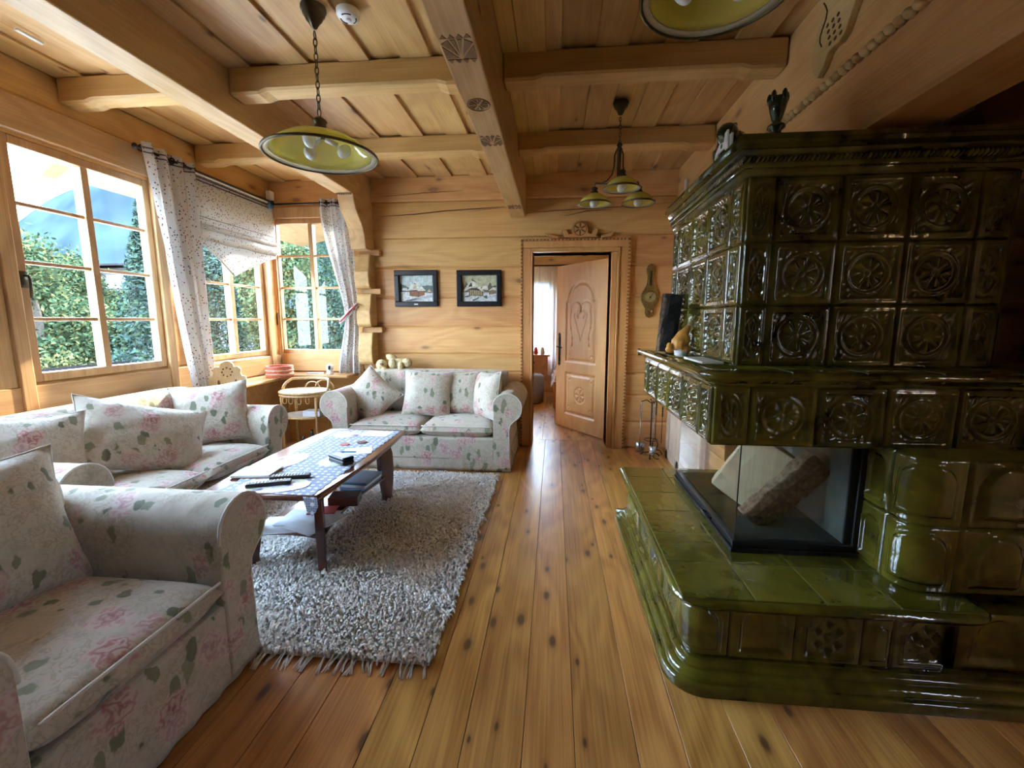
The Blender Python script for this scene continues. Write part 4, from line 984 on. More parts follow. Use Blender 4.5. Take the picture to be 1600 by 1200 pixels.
# ---- lace runner
ml, nt, bs = newmat('lace'); t_ = N(nt, 'TexCoord'); v = t_.outputs['Object']
vo = N(nt, 'TexVoronoi', {'Vector': v, 'Scale': 26., 'Randomness': .25}); v2 = N(nt, 'TexVoronoi', {'Vector': v, 'Scale': 90., 'Randomness': .4}, feature='DISTANCE_TO_EDGE')
fl_ = mr(nt, vo.outputs['Distance'], .24, .30, 1, 0); lc = M2(nt, 'MULTIPLY', mr(nt, v2.outputs['Distance'], .05, .12, 1, 0), .6)
c = mixc(nt, M2(nt, 'MAXIMUM', fl_, lc), (.17, .20, .30), (.74, .78, .84)); nt.links.new(c, bs.inputs['Base Color']); bs.inputs['Roughness'].default_value = .8
M['lace'] = ml
def disc_pts(cx, cy, rx, ry, rot=0, n=40, wob=0, wn=12):
    return [(cx + (rx * (1 + wob * math.cos(wn * t)) * math.cos(t)) * math.cos(rot) - (ry * (1 + wob * math.cos(wn * t)) * math.sin(t)) * math.sin(rot),
             cy + (rx * (1 + wob * math.cos(wn * t)) * math.cos(t)) * math.sin(rot) + (ry * (1 + wob * math.cos(wn * t)) * math.sin(t)) * math.cos(rot)) for t in [2 * PI * i / n for i in range(n)]]
cl = thing('table_runner', 'blue-grey lace table runner with white flowers and scalloped edge on the coffee table', 'table runner', (-1.37, 2.48, .492))
xe = lambda y, s_: -1.375 + s_ * (.245 + .004 * math.cos(y * 90))
pts = [(xe(1.86 + i * 1.20 / 120, 1) + .02, 1.86 + i * 1.20 / 120) for i in range(121)] + [(xe(3.06 - i * 1.20 / 120, -1) + .035, 3.06 - i * 1.20 / 120) for i in range(121)]
MB().prism(pts, .4923, .4945, 'z').build('lace_cloth', 'lace', cl)
MB().prism([(-1.14, .494), (-1.075, .494), (-1.07, .45), (-1.085, .42), (-1.10, .405), (-1.125, .425), (-1.135, .46)], 1.836, 1.839, 'y').build('hanging_corner', 'lace', cl)
# ---- things on the table
ZT = .4946
def flatthing(name, label, cat, mb, mat, bevel=0, group=None): o = mb.build(name, mat, None, bevel=bevel); return tag(o, label, cat, group)
mm, nt, bs = newmat('placemat'); t_ = N(nt, 'TexCoord'); nz = N(nt, 'TexNoise', {'Vector': t_.outputs['Object'], 'Scale': 16., 'Detail': 2.})
nt.links.new(ramp(nt, nz.outputs[0], [(.40, (.22, .18, .42)), (.46, (.62, .58, .70)), (.52, (.80, .80, .80)), (.60, (.50, .60, .42)), (.66, (.75, .72, .45))]), bs.inputs['Base Color']); bs.inputs['Roughness'].default_value = .25
M['placemat'] = mm
flatthing('placemat', 'long flowered oval placemat lying along the left edge of the coffee table', 'placemat', MB().prism(disc_pts(-1.53, 2.30, .09, .17, -.25), ZT, ZT + .003, 'z'), 'placemat')
flatthing('placemat', 'round flowered placemat at the far end of the coffee table', 'placemat', MB().prism(disc_pts(-1.45, 2.93, .09, .09), ZT, ZT + .003, 'z'), 'placemat')
flatthing('placemat', 'flowered placemat under the remote controls at the near end of the table', 'placemat', MB().prism(disc_pts(-1.36, 1.96, .17, .10, .1), ZT, ZT + .003, 'z'), 'placemat')
flatthing('placemat', 'small pale placemat under the dark case on the coffee table', 'placemat', MB().prism(disc_pts(-1.24, 2.35, .09, .10), ZT, ZT + .003, 'z'), 'placemat')
flatthing('paper_sheet', 'white paper sheet at the far right corner of the coffee table', 'paper', MB().obox((-1.25, 2.97, ZT + .002), (.20, .14, .002), (0, 0, -.1)), 'paper')
flatthing('paper_sheet', 'loose white paper by the right edge of the coffee table beyond the dark case', 'paper', MB().obox((-1.20, 2.55, ZT + .002), (.16, .14, .002), (0, 0, .4)), 'paper')
flatthing('coaster', 'round brown coaster on the far half of the coffee table, right one of two', 'coaster', MB().lathe([(0, 0), (.032, 0), (.032, .006), (0, .006)], (-1.26, 2.74, ZT), 20, cap=False), 'mahogz', group='brown coasters')
flatthing('coaster', 'round brown coaster on the far half of the coffee table, left one of two', 'coaster', MB().lathe([(0, 0), (.028, 0), (.028, .005), (0, .005)], (-1.35, 2.68, ZT), 20, cap=False), 'terracotta', group='brown coasters')
gl_ = MB().tube([(-1.30, 2.47, ZT + .012), (-1.26, 2.49, ZT + .012), (-1.19, 2.50, ZT + .011)], .005, 8); flatthing('pen', 'blue and white pen lying beyond the dark case on the table', 'pen', gl_, 'blue')
nb = thing('notebook', 'cream notebook with dark spiral near the left edge of the coffee table', 'notebook', (-1.555, 2.11, ZT))
MB().obox((-1.555, 2.11, ZT + .010), (.20, .145, .012), (0, 0, .12)).build('pages', 'cream', nb, bevel=.002); MB().obox((-1.555, 2.11, ZT + .003), (.205, .15, .003), (0, 0, .12)).build('cover', 'redwood', nb)
b = MB()
for i in range(12):
    c = Vector((-1.452, 2.052 + i * .0115 * 1.0, ZT + .009)) + Vector((-.0015 * i, 0, 0)); b.tube([c + Vector((.007 * math.cos(t), 0, .007 * math.sin(t))) for t in [k * PI / 4 for k in range(8)]], .0012, 4, True)
b.build('spiral_binding', 'iron', nb)
def remote(label, c, L_, rz, col, btn):
    t = thing('remote_control', label, 'remote control', c, rz); b = MB().box(-L_ / 2, L_ / 2, -.023, .023, .0, .019); b.build('remote_body', col, t, local=True, bevel=.006, seg=3)
    b = MB()
    for i in range(11):
        for j in range(3): b.box(-L_ / 2 + .012 + i * (L_ - .03) / 11, -L_ / 2 + .018 + i * (L_ - .03) / 11, -.016 + j * .012, -.009 + j * .012, .019, .0215)
    b.build('buttons', btn, t, local=True)
remote('black remote control with grey buttons, the nearer of the two on the table', (-1.385, 1.955, ZT + .003), .20, .40, 'black', 'piping')
remote('slim dark remote control lying just behind the nearer one, with white end', (-1.335, 2.055, ZT + .003), .19, .30, 'iron', 'white')
ec = thing('spectacle_case', 'dark blue-black box-shaped case on the right part of the coffee table', 'case', (-1.20, 2.33, ZT + .003), -.55)
MB().box(-.075, .075, -.035, .035, 0, .022).build('case_base', 'black', ec, local=True, bevel=.006, seg=3); MB().box(-.077, .077, -.037, .037, .022, .042).build('case_lid', 'black', ec, local=True, bevel=.012, seg=3)
# ---- on the lower shelf
ZL = .2055
for i, (x, y, w, h, r, lb_) in enumerate(((-1.40, 2.13, .30, .21, .25, 'lowest sheet of the loose white papers on the near end of the table shelf'), (-1.34, 2.20, .29, .20, .05, 'middle sheet of the loose white papers on the near end of the table shelf'), (-1.27, 2.15, .21, .26, -.35, 'top sheet of the loose white papers on the near end of the table shelf'))):
    flatthing('paper_sheet', lb_, 'paper', MB().obox((x, y, ZL + .004 + i * .005), (w, h, .003), (0, 0, r)), 'paper', group='papers on the table shelf')
flatthing('box', 'small dark reddish wooden box on the lower table shelf', 'box', MB().obox((-1.24, 2.43, ZL + .03), (.17, .12, .055), (0, 0, .2)), 'mahog', .004)
flatthing('booklet', 'red booklet beside the wooden box on the lower table shelf', 'booklet', MB().obox((-1.30, 2.28, ZL + .02), (.15, .1, .006), (0, 0, .2)), 'red')
for i, (cc, lb_) in enumerate((('blue', 'lowest dark blue book in the stack at the far end of the table shelf'), ('paper', 'white-edged middle book in the stack at the far end of the table shelf'), ('blue', 'bright blue glossy top book in the stack at the far end of the table shelf'))):
    flatthing('book', lb_, 'book', MB().obox((-1.28 + .006 * i, 2.74, ZL + .010 + .018 * i), (.17, .24, .017), (0, 0, -.1 + .03 * i)), cc, .002, group='books on the table shelf')
# ================================================================= rug of shaggy wool
rg = thing('shag_rug', 'cream shaggy wool rug with tassel fringe under the coffee table', 'rug', (-1.27, 2.5, 0))
RX0, RX1, RY0, RY1 = -2.03, -.455, 1.47, 3.52
MB().box(RX0, RX1, RY0, RY1, .001, .014).build('rug_base', 'rug', rg)
rr = random.Random(11); vs = []; fs = []
sp_ = .014
nx = int((RX1 - RX0) / sp_); ny = int((RY1 - RY0) / sp_)
for i in range(nx + 1):
    for j in range(ny + 1):
        x = RX0 + i * sp_ + rr.uniform(-.006, .006); y = RY0 + j * sp_ + rr.uniform(-.006, .006)
        if i >= nx - 1: x += rr.uniform(0, .02)
        a = -.9 + 1.6 * math.sin(x * 9 + 4 * math.sin(y * 7)) * .5 + rr.uniform(-.8, .8)
        l = rr.uniform(.018, .030); h = .014 + rr.uniform(.010, .026); w = .0056
        dx, dy = math.cos(a), math.sin(a); px, py = -dy * w, dx * w; o = len(vs)
        for t, (r, z, k) in enumerate(((0, .010, 1), (.35, h, 1.15), (.8, h + .002, 1.), (1.1, h - .010, .35))):
            vs.append((x + dx * l * r + px * k, y + dy * l * r + py * k, z - .002)); vs.append((x + dx * l * r, y + dy * l * r, z + .003 * k)); vs.append((x + dx * l * r - px * k, y + dy * l * r - py * k, z - .002))
        for t in range(3):
            q = o + t * 3; fs += [(q, q + 1, q + 4, q + 3), (q + 1, q + 2, q + 5, q + 4)]
b = MB(); b.v = vs; b.f = fs; b.m = [0] * len(fs)
o = b.build('wool_pile', 'rug', rg, smooth=True); o['kind'] = 'stuff'
b = MB()
x = RX0 + .02
while x < RX1 - .005:
    l = rr.uniform(.05, .085); dx = rr.uniform(-.025, .025)
    for q in range(3):
        e = rr.uniform(-.012, .012); b.tube([(x + q * .003, RY0 + .005, .014), (x + dx * .5 + e * .5, RY0 - l * .5, .009), (x + dx + e, RY0 - l, .004)], [.003, .003, .002], 4)
    x += rr.choice((.018, .03, .045, .022))
o = b.build('fringe', 'rug', rg, smooth=True); o['kind'] = 'stuff'
# ================================================================= alcove: shelf, stand, chair, small things
al = MB().box(-2.90, -2.05, 4.20, 4.47, .722, .75).box(-2.90, -2.62, 3.42, 4.20, .722, .75)
o = al.build('window_shelf', 'beamx', None, bevel=.008); tag(o, 'pale wooden corner shelf running under the alcove windows', 'shelf')
ac = MB().box(-2.90, -2.0, 4.40, 4.47, 0, .72).box(-2.90, -2.82, 3.42, 4.40, 0, .72); o = ac.build('shelf_support', 'beamx', o)
kb = thing('basket', 'round striped terracotta-red woven basket on the corner shelf', 'basket', (-2.66, 4.05, .75))
b = MB()
for k in range(9): b.tube([(-2.66 + (.115 + .003 * math.sin(k)) * math.cos(t), 4.05 + .115 * math.sin(t), .758 + k * .012) for t in [i * PI / 14 for i in range(28)]], .0075, 6, True)
b.lathe([(0, 0), (.11, 0), (.11, .004), (0, .004)], (-2.66, 4.05, .752), 24, cap=False); b.build('basket_weave', 'terracotta', kb, smooth=True)
b = MB()
for k in (2, 5): b.tube([(-2.66 + .119 * math.cos(t), 4.05 + .119 * math.sin(t), .758 + k * .012) for t in [i * PI / 14 for i in range(28)]], .0078, 6, True)
b.build('pale_band', 'basket2', kb, smooth=True)
cm = thing('security_camera', 'small white round-headed security camera on the corner shelf', 'camera', (-2.27, 4.28, .75))
MB().lathe([(0, 0), (.032, 0), (.034, .01), (.030, .034), (.018, .04), (0, .04)], (-2.27, 4.28, .75), 24, cap=False).build('camera_base', 'white', cm, smooth=True)
MB().ball((-2.27, 4.28, .82), (.034, .034, .038), 20, 14).build('camera_head', 'white', cm, smooth=True)
MB().ball((-2.262, 4.252, .823), (.014, .009, .022), 12, 10).build('lens_window', 'black', cm, smooth=True)
o = MB().obox((-2.45, 4.33, .757), (.16, .07, .012), (0, 0, .3)).build('leaflet', 'paper', None); tag(o, 'grey-white leaflet lying on the corner shelf beside the security camera', 'leaflet')
# rattan stand
rs = thing('rattan_stand', 'round rattan serving stand with white tray top and shelves in the alcove', 'stand', (-2.245, 3.76, 0))
C0 = Vector((-2.245, 3.76, 0)); RR = .215
def ring(mb, r, z, rt, n=36, ky=.8): mb.tube([(C0.x + r * math.cos(t), C0.y + r * ky * math.sin(t), z) for t in [2 * PI * i / n for i in range(n)]], rt, 8, True)
b = MB(); 
for r_, z, q in ((RR, .66, .013), (RR, .635, .011), (.198, .44, .011), (.198, .14, .012)): b = MB(); ring(b, r_, z, q); b.build('hoop', 'rattan', rs, smooth=True)
b = MB()
for a in (R_(40), R_(140), R_(220), R_(320)): b.tube([(C0.x + .207 * math.cos(a), C0.y + .166 * math.sin(a), z) for z in (.0, .2, .4, .65)], .012, 8)
b.build('uprights', 'rattan', rs, smooth=True)
b = MB()
b.tube([(C0.x + RR * math.cos(t), C0.y + .172 * math.sin(t), .66 + .10 * min(1, math.sin(t) * 1.7) ** .6) for t in [PI * i / 20 for i in range(0, 21)]] , .012, 8)
b.tube([(C0.x + .10 + .09 * math.cos(t), C0.y + .17, .665 + .08 * math.sin(t)) for t in [PI * i / 10 for i in range(11)]], .008, 6)
b.tube([(C0.x - .02 + .07 * math.cos(t), C0.y + .17, .665 + .06 * math.sin(t)) for t in [PI * i / 10 for i in range(11)]], .007, 6)
for k in range(8):
    t = R_(200 + k * 20); b.tube([(C0.x + .207 * math.cos(t + .1 * math.cos(q)), C0.y + .166 * math.sin(t), .60 + .03 * math.sin(q)) for q in [PI * i / 6 for i in range(12)]], .005, 5, True)
b.build('back_hoop', 'rattan', rs, smooth=True)
for z, r_, m_ in ((.655, .21, 'white'), (.44, .193, 'pale'), (.14, .193, 'pale')):
    MB().prism([(C0.x + r_ * math.cos(t), C0.y + r_ * .8 * math.sin(t)) for t in [2 * PI * i / 36 for i in range(36)]], z, z + .01, 'z').build('tray', m_, rs)
for i, (dx, dy, z, h, c_) in enumerate(((.08, -.06, .15, .17, 'glazedark'), (.15, .0, .15, .13, 'blue'), (.02, -.10, .15, .12, 'glazedark'), (.12, -.08, .45, .05, 'paper'))):
    nm = 'bottle' if h > .1 else 'folded_cloth'
    if h > .1:
        o = MB().lathe([(0, 0), (.028, 0), (.03, .01), (.03, h * .6), (.012, h * .8), (.012, h), (0, h)], (C0.x + dx, C0.y + dy, z), 16, cap=False).build('bottle', c_, None, smooth=True)
        tag(o, ('tall dark bottle on the low tray of the rattan stand', 'blue bottle at the right of the low tray of the rattan stand', 'short dark bottle at the front of the low tray of the rattan stand')[i], 'bottle', 'bottles in the rattan stand')
    else:
        o = MB().box(C0.x + dx - .09, C0.x + dx + .07, C0.y + dy - .03, C0.y + dy + .08, z, z + h).build('magazine_pile', c_, None, bevel=.004); tag(o, 'small pile of pale magazines on the middle tray of the rattan stand', 'magazines')
# carved highlander chair between the sofa and the window
ch = thing('carved_chair', 'pale pine chair with carved pierced back standing behind the left sofa', 'chair', (-2.62, 3.42, 0))
sil = [(-.09, .46), (-.115, .62), (-.12, .74), (-.135, .80), (-.13, .84), (-.105, .845), (-.095, .87), (-.10, .90), (-.075, .925), (-.05, .92), (-.045, .945), (-.02, .965), (0, .968)]
poly = sil + [(-a, z) for a, z in sil[-2::-1]]
d = Vector((math.cos(R_(28)), math.sin(R_(28)), 0)); nn = Vector((-d.y, d.x, 0)); base = Vector((-2.66, 3.36, 0)); b = MB(); m = len(poly)
b.add([base + d * a + nn * s_ + Vector((0, 0, z)) + nn * ((.97 - z) * -.12) for s_ in (-.012, .012) for a, z in poly], [tuple(range(m)), tuple(range(m, 2 * m))[::-1]] + [(i, m + i, m + (i + 1) % m, (i + 1) % m) for i in range(m)])
b.build('chair_back', 'chairw', ch, bevel=.004)
b = MB()
for i in range(8):
    a = i * PI / 4; b.ball(base + d * (.035 * math.cos(a)) + Vector((0, 0, .88 + .035 * math.sin(a))) - nn * .0135 - nn * (.09 * .12), .007, 6, 5)
for dx in (-.06, .06): b.ball(base + d * dx + Vector((0, 0, .79)) - nn * .035, (.012, .006, .03), 8, 6)
b.build('pierced_pattern', 'carve', ch)
b = MB().obox(base + nn * .12 + Vector((0, 0, .45)), (.24, .20, .025), (0, 0, R_(28))); b.build('seat', 'chairw', ch, bevel=.008)
for i, (a, c_) in enumerate(((-.09, .05), (.09, .05), (-.09, .18), (.09, .18))):
    p = base + d * a + nn * c_; b = MB().tube([p + Vector((0, 0, .44)), p + d * (.01 if a > 0 else -.01) + Vector((0, 0, 0.0))], [.02, .014], 8); b.build('leg', 'chairw', ch, smooth=True)
# ================================================================= curtains and blind
def curtain(name, label, top, bot, z0, z1, folds, amp, waist=None, tilt=0, normal=(1, 0)):
    t = thing(name, label, 'curtain', ((top[0][0] + top[1][0]) / 2, (top[0][1] + top[1][1]) / 2, z0)); b = MB()
    def P(a, q):
        z = z0 + (z1 - z0) * q; T = Vector(top[0]).lerp(Vector(top[1]), a); B = Vector(bot[0]).lerp(Vector(bot[1]), a); k = q
        if waist:
            zw, w0, w1 = waist; Wp = Vector(w0).lerp(Vector(w1), a); kw = (zw - z0) / (z1 - z0)
            p = B.lerp(Wp, sst(0, kw, q) if True else 0) if q < kw else Wp.lerp(T, sst(kw, 1.0, q) ** .8)
        else: p = B.lerp(T, q ** .8)
        am = amp * (1 + .25 * math.sin(3 * q + a * 4)); off = am * math.sin(folds * 2 * PI * a + .5 * math.sin(q * 4))
        off += am * .25 * math.sin(folds * 5 * PI * a + 2)
        return (p.x + normal[0] * off, p.y + normal[1] * off, z)
    b.grid(P, 130, 46); b.build('curtain_cloth', 'sprig', t, smooth=True)
    s_ = MB()
    for zz in (z1 - .045, z1 - .075):
        s_.grid(lambda a, q: (lambda p: (p[0] + normal[0] * .0025, p[1] + normal[1] * .0025, zz + .010 * q))(P(a, (zz - z0) / (z1 - z0))), 130, 1)
        s_.grid(lambda a, q: (lambda p: (p[0] - normal[0] * .0025, p[1] - normal[1] * .0025, zz + .010 * q))(P(a, (zz - z0) / (z1 - z0))), 130, 1)
    s_.build('tape_stripes', 'stripe', t)
    return t, P
t, P = curtain('curtain', 'long sprigged curtain hanging between the two left-wall windows', [(-2.79, 2.93), (-2.83, 3.40)], [(-2.74, 3.13), (-2.83, 3.42)], .60, 2.50, 3.4, .032)
t3, P3_ = curtain('curtain', 'sprigged curtain tied back beside the log-end post in the alcove', [(-2.34, 4.385), (-2.01, 4.385)], [(-2.22, 4.385), (-2.0, 4.385)], .755, 2.485, 3.0, .026, waist=(1.35, (-2.12, 4.385), (-1.985, 4.385)), normal=(0, -1))
tb = MB()
for dz in (0, .028): tb.tube([(-2.16 + .19 * k / 10, 4.335 - .03 * math.sin(PI * k / 10), 1.27 + dz + .17 * (k / 10) ** 1.3) for k in range(11)], .013, 8)
lab(tb.build('tie_band', 'sprig', t3, smooth=True), 'striped curtain tie-back')
MB().tube([(-2.16 + .19 * k / 10, 4.318 - .03 * math.sin(PI * k / 10), 1.284 + .17 * (k / 10) ** 1.3) for k in range(11)], .006, 6).build('tie_stripe', 'red', t3, smooth=True)
MB().box(-2.005, -1.95, 4.36, 4.42, 1.40, 1.47).build('tie_hook', 'black', t3, bevel=.006)
def rod(label, p, q, rings):
    t = thing('curtain_rod', label, 'curtain rod', p); MB().tube([p, q], .009, 10).build('rod', 'iron', t, smooth=True)
    p = Vector(p); q = Vector(q); d = (q - p).normalized()
    for e in (p, q):
        b = MB().ball(e, .018, 10, 8); b.build('end_cap', 'iron', t, smooth=True)
    for r_ in rings:
        c = p.lerp(q, r_); n1 = d.orthogonal().normalized(); n2 = d.cross(n1); b = MB().tube([c + n1 * .02 * math.cos(a) + n2 * .02 * math.sin(a) for a in [i * PI / 8 for i in range(16)]], .005, 6, True); b.build('eyelet', 'iron', t, smooth=True)
rod('dark curtain rod along the left wall above the sprigged curtain', (-2.81, 2.90, 2.455), (-2.81, 4.36, 2.455), [.03, .08, .14, .20, .26, .33])
rod('thin dark curtain rod across the alcove above the far window', (-2.86, 4.385, 2.445), (-1.99, 4.385, 2.445), [.62, .69, .76, .83, .90, .97])
bl_ = thing('roman_blind', 'sprigged roman blind with pointed hem on the alcove left window', 'blind', (-2.87, 3.9, 2.0))
b = MB()
def hem(a): return 1.92 - .24 * (1 - abs(a - .38) / .62 if a > .38 else a / .38) ** 1.2
b.grid(lambda a, q: (-2.865 + .006 * math.sin(a * 9), 3.43 + 1.0 * a, hem(a) + (1.975 - hem(a)) * q), 60, 8)
b.grid(lambda a, q: (-2.862 + .035 * math.sin(PI * q) ** .7, 3.425 + 1.01 * a, 1.945 + .10 * q + .004 * math.sin(a * 14)), 60, 10)
b.grid(lambda a, q: (-2.858 + .035 * math.sin(PI * q) ** .7, 3.425 + 1.01 * a, 2.03 + .05 * q), 60, 8)
b.grid(lambda a, q: (-2.865 + .01 * math.sin(PI * q), 3.43 + 1.0 * a, 2.06 + .40 * q), 60, 10)
b.build('blind_cloth', 'sprig', bl_, smooth=True, solid=.003)
b = MB()
for z in (2.405, 2.43): b.box(-2.862, -2.858, 3.43, 4.43, z, z + .012)
b.box(-2.862, -2.856, 3.43, 4.43, 2.13, 2.134)
b.build('tape_stripes', 'stripe', bl_); MB().box(-2.895, -2.855, 3.42, 4.44, 2.455, 2.485).build('head_rail', 'white', bl_, bevel=.004)
# small fittings
o = MB().box(-2.90, -2.85, 4.40, 4.47, 2.50, 2.585).build('alarm_sensor', 'white', None, bevel=.008, seg=3); tag(o, 'small white alarm sensor high in the alcove corner', 'sensor')
o = MB().box(-2.875, -2.83, 4.36, 4.41, 2.40, 2.475).build('rod_bracket', 'blue', None, bevel=.006); tag(o, 'dark bluish bracket in the corner holding the alcove curtain rod', 'bracket')
o = MB().obox((-2.60, 2.17, 2.686), (.022, .12, .012), (0, 0, .0)).build('white_strip', 'white', None, bevel=.004); tag(o, 'small white strip along the ceiling boards near the left window', 'fitting')  # plain white bar set against the ceiling boards
sm = thing('smoke_detector', 'white round smoke detector on the ceiling beside the pendant lamp', 'smoke detector', (-.955, 2.155, 2.69))
MB().lathe([(.052, .0), (.052, -.018), (.044, -.03), (.02, -.034), (.0, -.034)], (-.955, 2.155, 2.693), 28, cap=False).build('detector_body', 'white', sm, smooth=True)
b = MB()
for a in range(3): b.tube([(-.955 + .034 * math.cos(t), 2.155 + .034 * math.sin(t), 2.6625) for t in [a * 2.1 + k * .25 for k in range(6)]], .004, 5)
b.build('detector_vents', 'black', sm); MB().lathe([(0, 0), (.012, 0), (.014, .01)], (-.955, 2.155, 2.652), 14, cap=False).build('detector_button', 'white', sm, smooth=True)
# ================================================================= lamps
def shade(root, c, R, h, mats=('shade', 'bronze', 'shadein'), loc=True):
    pr = [(R * .18, h), (R * .40, h * .93), (R * .62, h * .72), (R * .80, h * .42), (R * .90, h * .12)]
    b = MB().lathe([(r, z) for r, z in pr] + [(r - .004, z - .003) for r, z in pr[::-1]], c, 48, cap=False); s = b.build('glass_shade', mats[0], root, smooth=True)
    b = MB().lathe([(R * .90, h * .12), (R, 0), (R + .002, -.004), (R * .90 - .003, h * .12 - .008)], c, 48, cap=False); b.build('glass_flare', mats[2], s, smooth=True)
    b = MB().lathe([(R * .885, h * .16), (R * .915, h * .11), (R * .90, h * .10)], c, 48, cap=False); b.build('upper_band', mats[1], s, smooth=True)
    b = MB().tube([(c[0] + R * math.cos(t), c[1] + R * math.sin(t), c[2] - .001) for t in [2 * PI * i / 48 for i in range(48)]], .0065 * (R / .25) ** .5, 8, True); b.build('metal_rim', mats[1], s, smooth=True)
def bulbs(root, c, n, R):
    for i in range(n):
        a = 2 * PI * i / n + .5; d = Vector((math.cos(a), math.sin(a), 0)) if n > 1 else Vector((0, 0, 0)); p = Vector(c)
        b = MB().tube([p + Vector((0, 0, .03)) + d * .02, p + Vector((0, 0, .01)) + d * (R * .3)], .012, 8); b.ball(p + Vector((0, 0, -.012)) + d * R * .42, (.028, .028, .036), 12, 10, rot=(0, .7, a)); b.build('bulb', 'bulb', root, smooth=True)
def chain(root, p, z0, z1, r=.011, th=.0022):
    b = MB(); z = z0; k = 0
    while z < z1:
        a = k * PI / 2
        b.tube([(p[0] + r * .62 * math.sin(t) * math.cos(a), p[1] + r * .62 * math.sin(t) * math.sin(a), z + r * 1.35 * math.cos(t)) for t in [2 * PI * i / 10 for i in range(10)]], th, 5, True); z += r * 2.1; k += 1
    b.build('chain', 'bronze', root, smooth=True)
def pendant(label, p, zr, R=.25):
    t = thing('pendant_lamp', label, 'lamp', (p[0], p[1], 2.69)); x, y = p
    MB().lathe([(.055, 0), (.056, -.012), (.046, -.02), (.048, -.03), (.036, -.042), (.036, -.05), (.022, -.066), (.012, -.085), (0, -.088)], (x, y, 2.692), 28, cap=False).build('ceiling_rose', 'bronze', t, smooth=True)
    chain(t, p, zr + .19, 2.60, .014, .0026)
    MB().lathe([(0, .175), (.012, .17), (.03, .155), (.034, .148), (.026, .14), (.030, .11), (.036, .10), (.036, .085), (0, .085)], (x, y, zr), 24, cap=False).build('lamp_holder', 'bronze', t, smooth=True)
    shade(t, (x, y, zr), R, .095); bulbs(t, (x, y, zr + .045), 3, .24)
pendant('yellow glass bowl pendant lamp on a chain above the coffee table', (-1.10, 2.117), 2.065, .252)
pendant('glass bowl pendant lamp cut off by the top image edge above the stove bench', (.485, 1.57), 2.30, .225)
cl_ = thing('chandelier', 'bronze chandelier with three small yellow glass shades near the doorway', 'lamp', (.41, 3.136, 2.69)); x, y = .41, 3.136
MB().lathe([(.05, 0), (.052, -.012), (.042, -.02), (.044, -.03), (.03, -.045), (.014, -.075), (0, -.08)], (x, y, 2.692), 24, cap=False).build('ceiling_rose', 'bronze', cl_, smooth=True)
chain(cl_, (x, y), 2.45, 2.61, .011, .003)
MB().lathe([(0, 2.45), (.012, 2.445), (.02, 2.43), (.012, 2.42), (.022, 2.405), (.014, 2.39), (.012, 2.24), (.024, 2.22), (.018, 2.20), (.01, 2.18), (0, 2.17)], (x, y, 0), 20, cap=False).build('centre_stem', 'bronze', cl_, smooth=True)
for a in (-PI / 2, PI / 6, PI * 5 / 6):
    ca_, sa = math.cos(a), math.sin(a); rr_ = .165
    b = MB().tube([(x + ca_ * r_, y + sa * r_, z) for r_, z in ((.015, 2.41), (.032, 2.38), (.034, 2.31), (.045, 2.26), (.08, 2.225), (.12, 2.215), (rr_, 2.225), (rr_ + .006, 2.195))], .005, 7); b.tube([(x + ca_ * r_, y + sa * r_, z) for r_, z in ((.02, 2.20), (.08, 2.205), (rr_, 2.222))], .0055, 7)
    ar_ = b.build('arm', 'bronze', cl_, smooth=True)
    c_ = (x + ca_ * (rr_ + .006), y + sa * (rr_ + .006), 2.115 if a < 0 else 2.088)
    MB().lathe([(0, .115), (.016, .11), (.024, .10), (.018, .09), (.026, .08), (.026, .062), (0, .062)], c_, 18, cap=False).build('lamp_holder', 'bronze', ar_, smooth=True)
    shade(cl_, c_, .112, .068); bulbs(cl_, (c_[0], c_[1], c_[2] + .02), 1, .1)
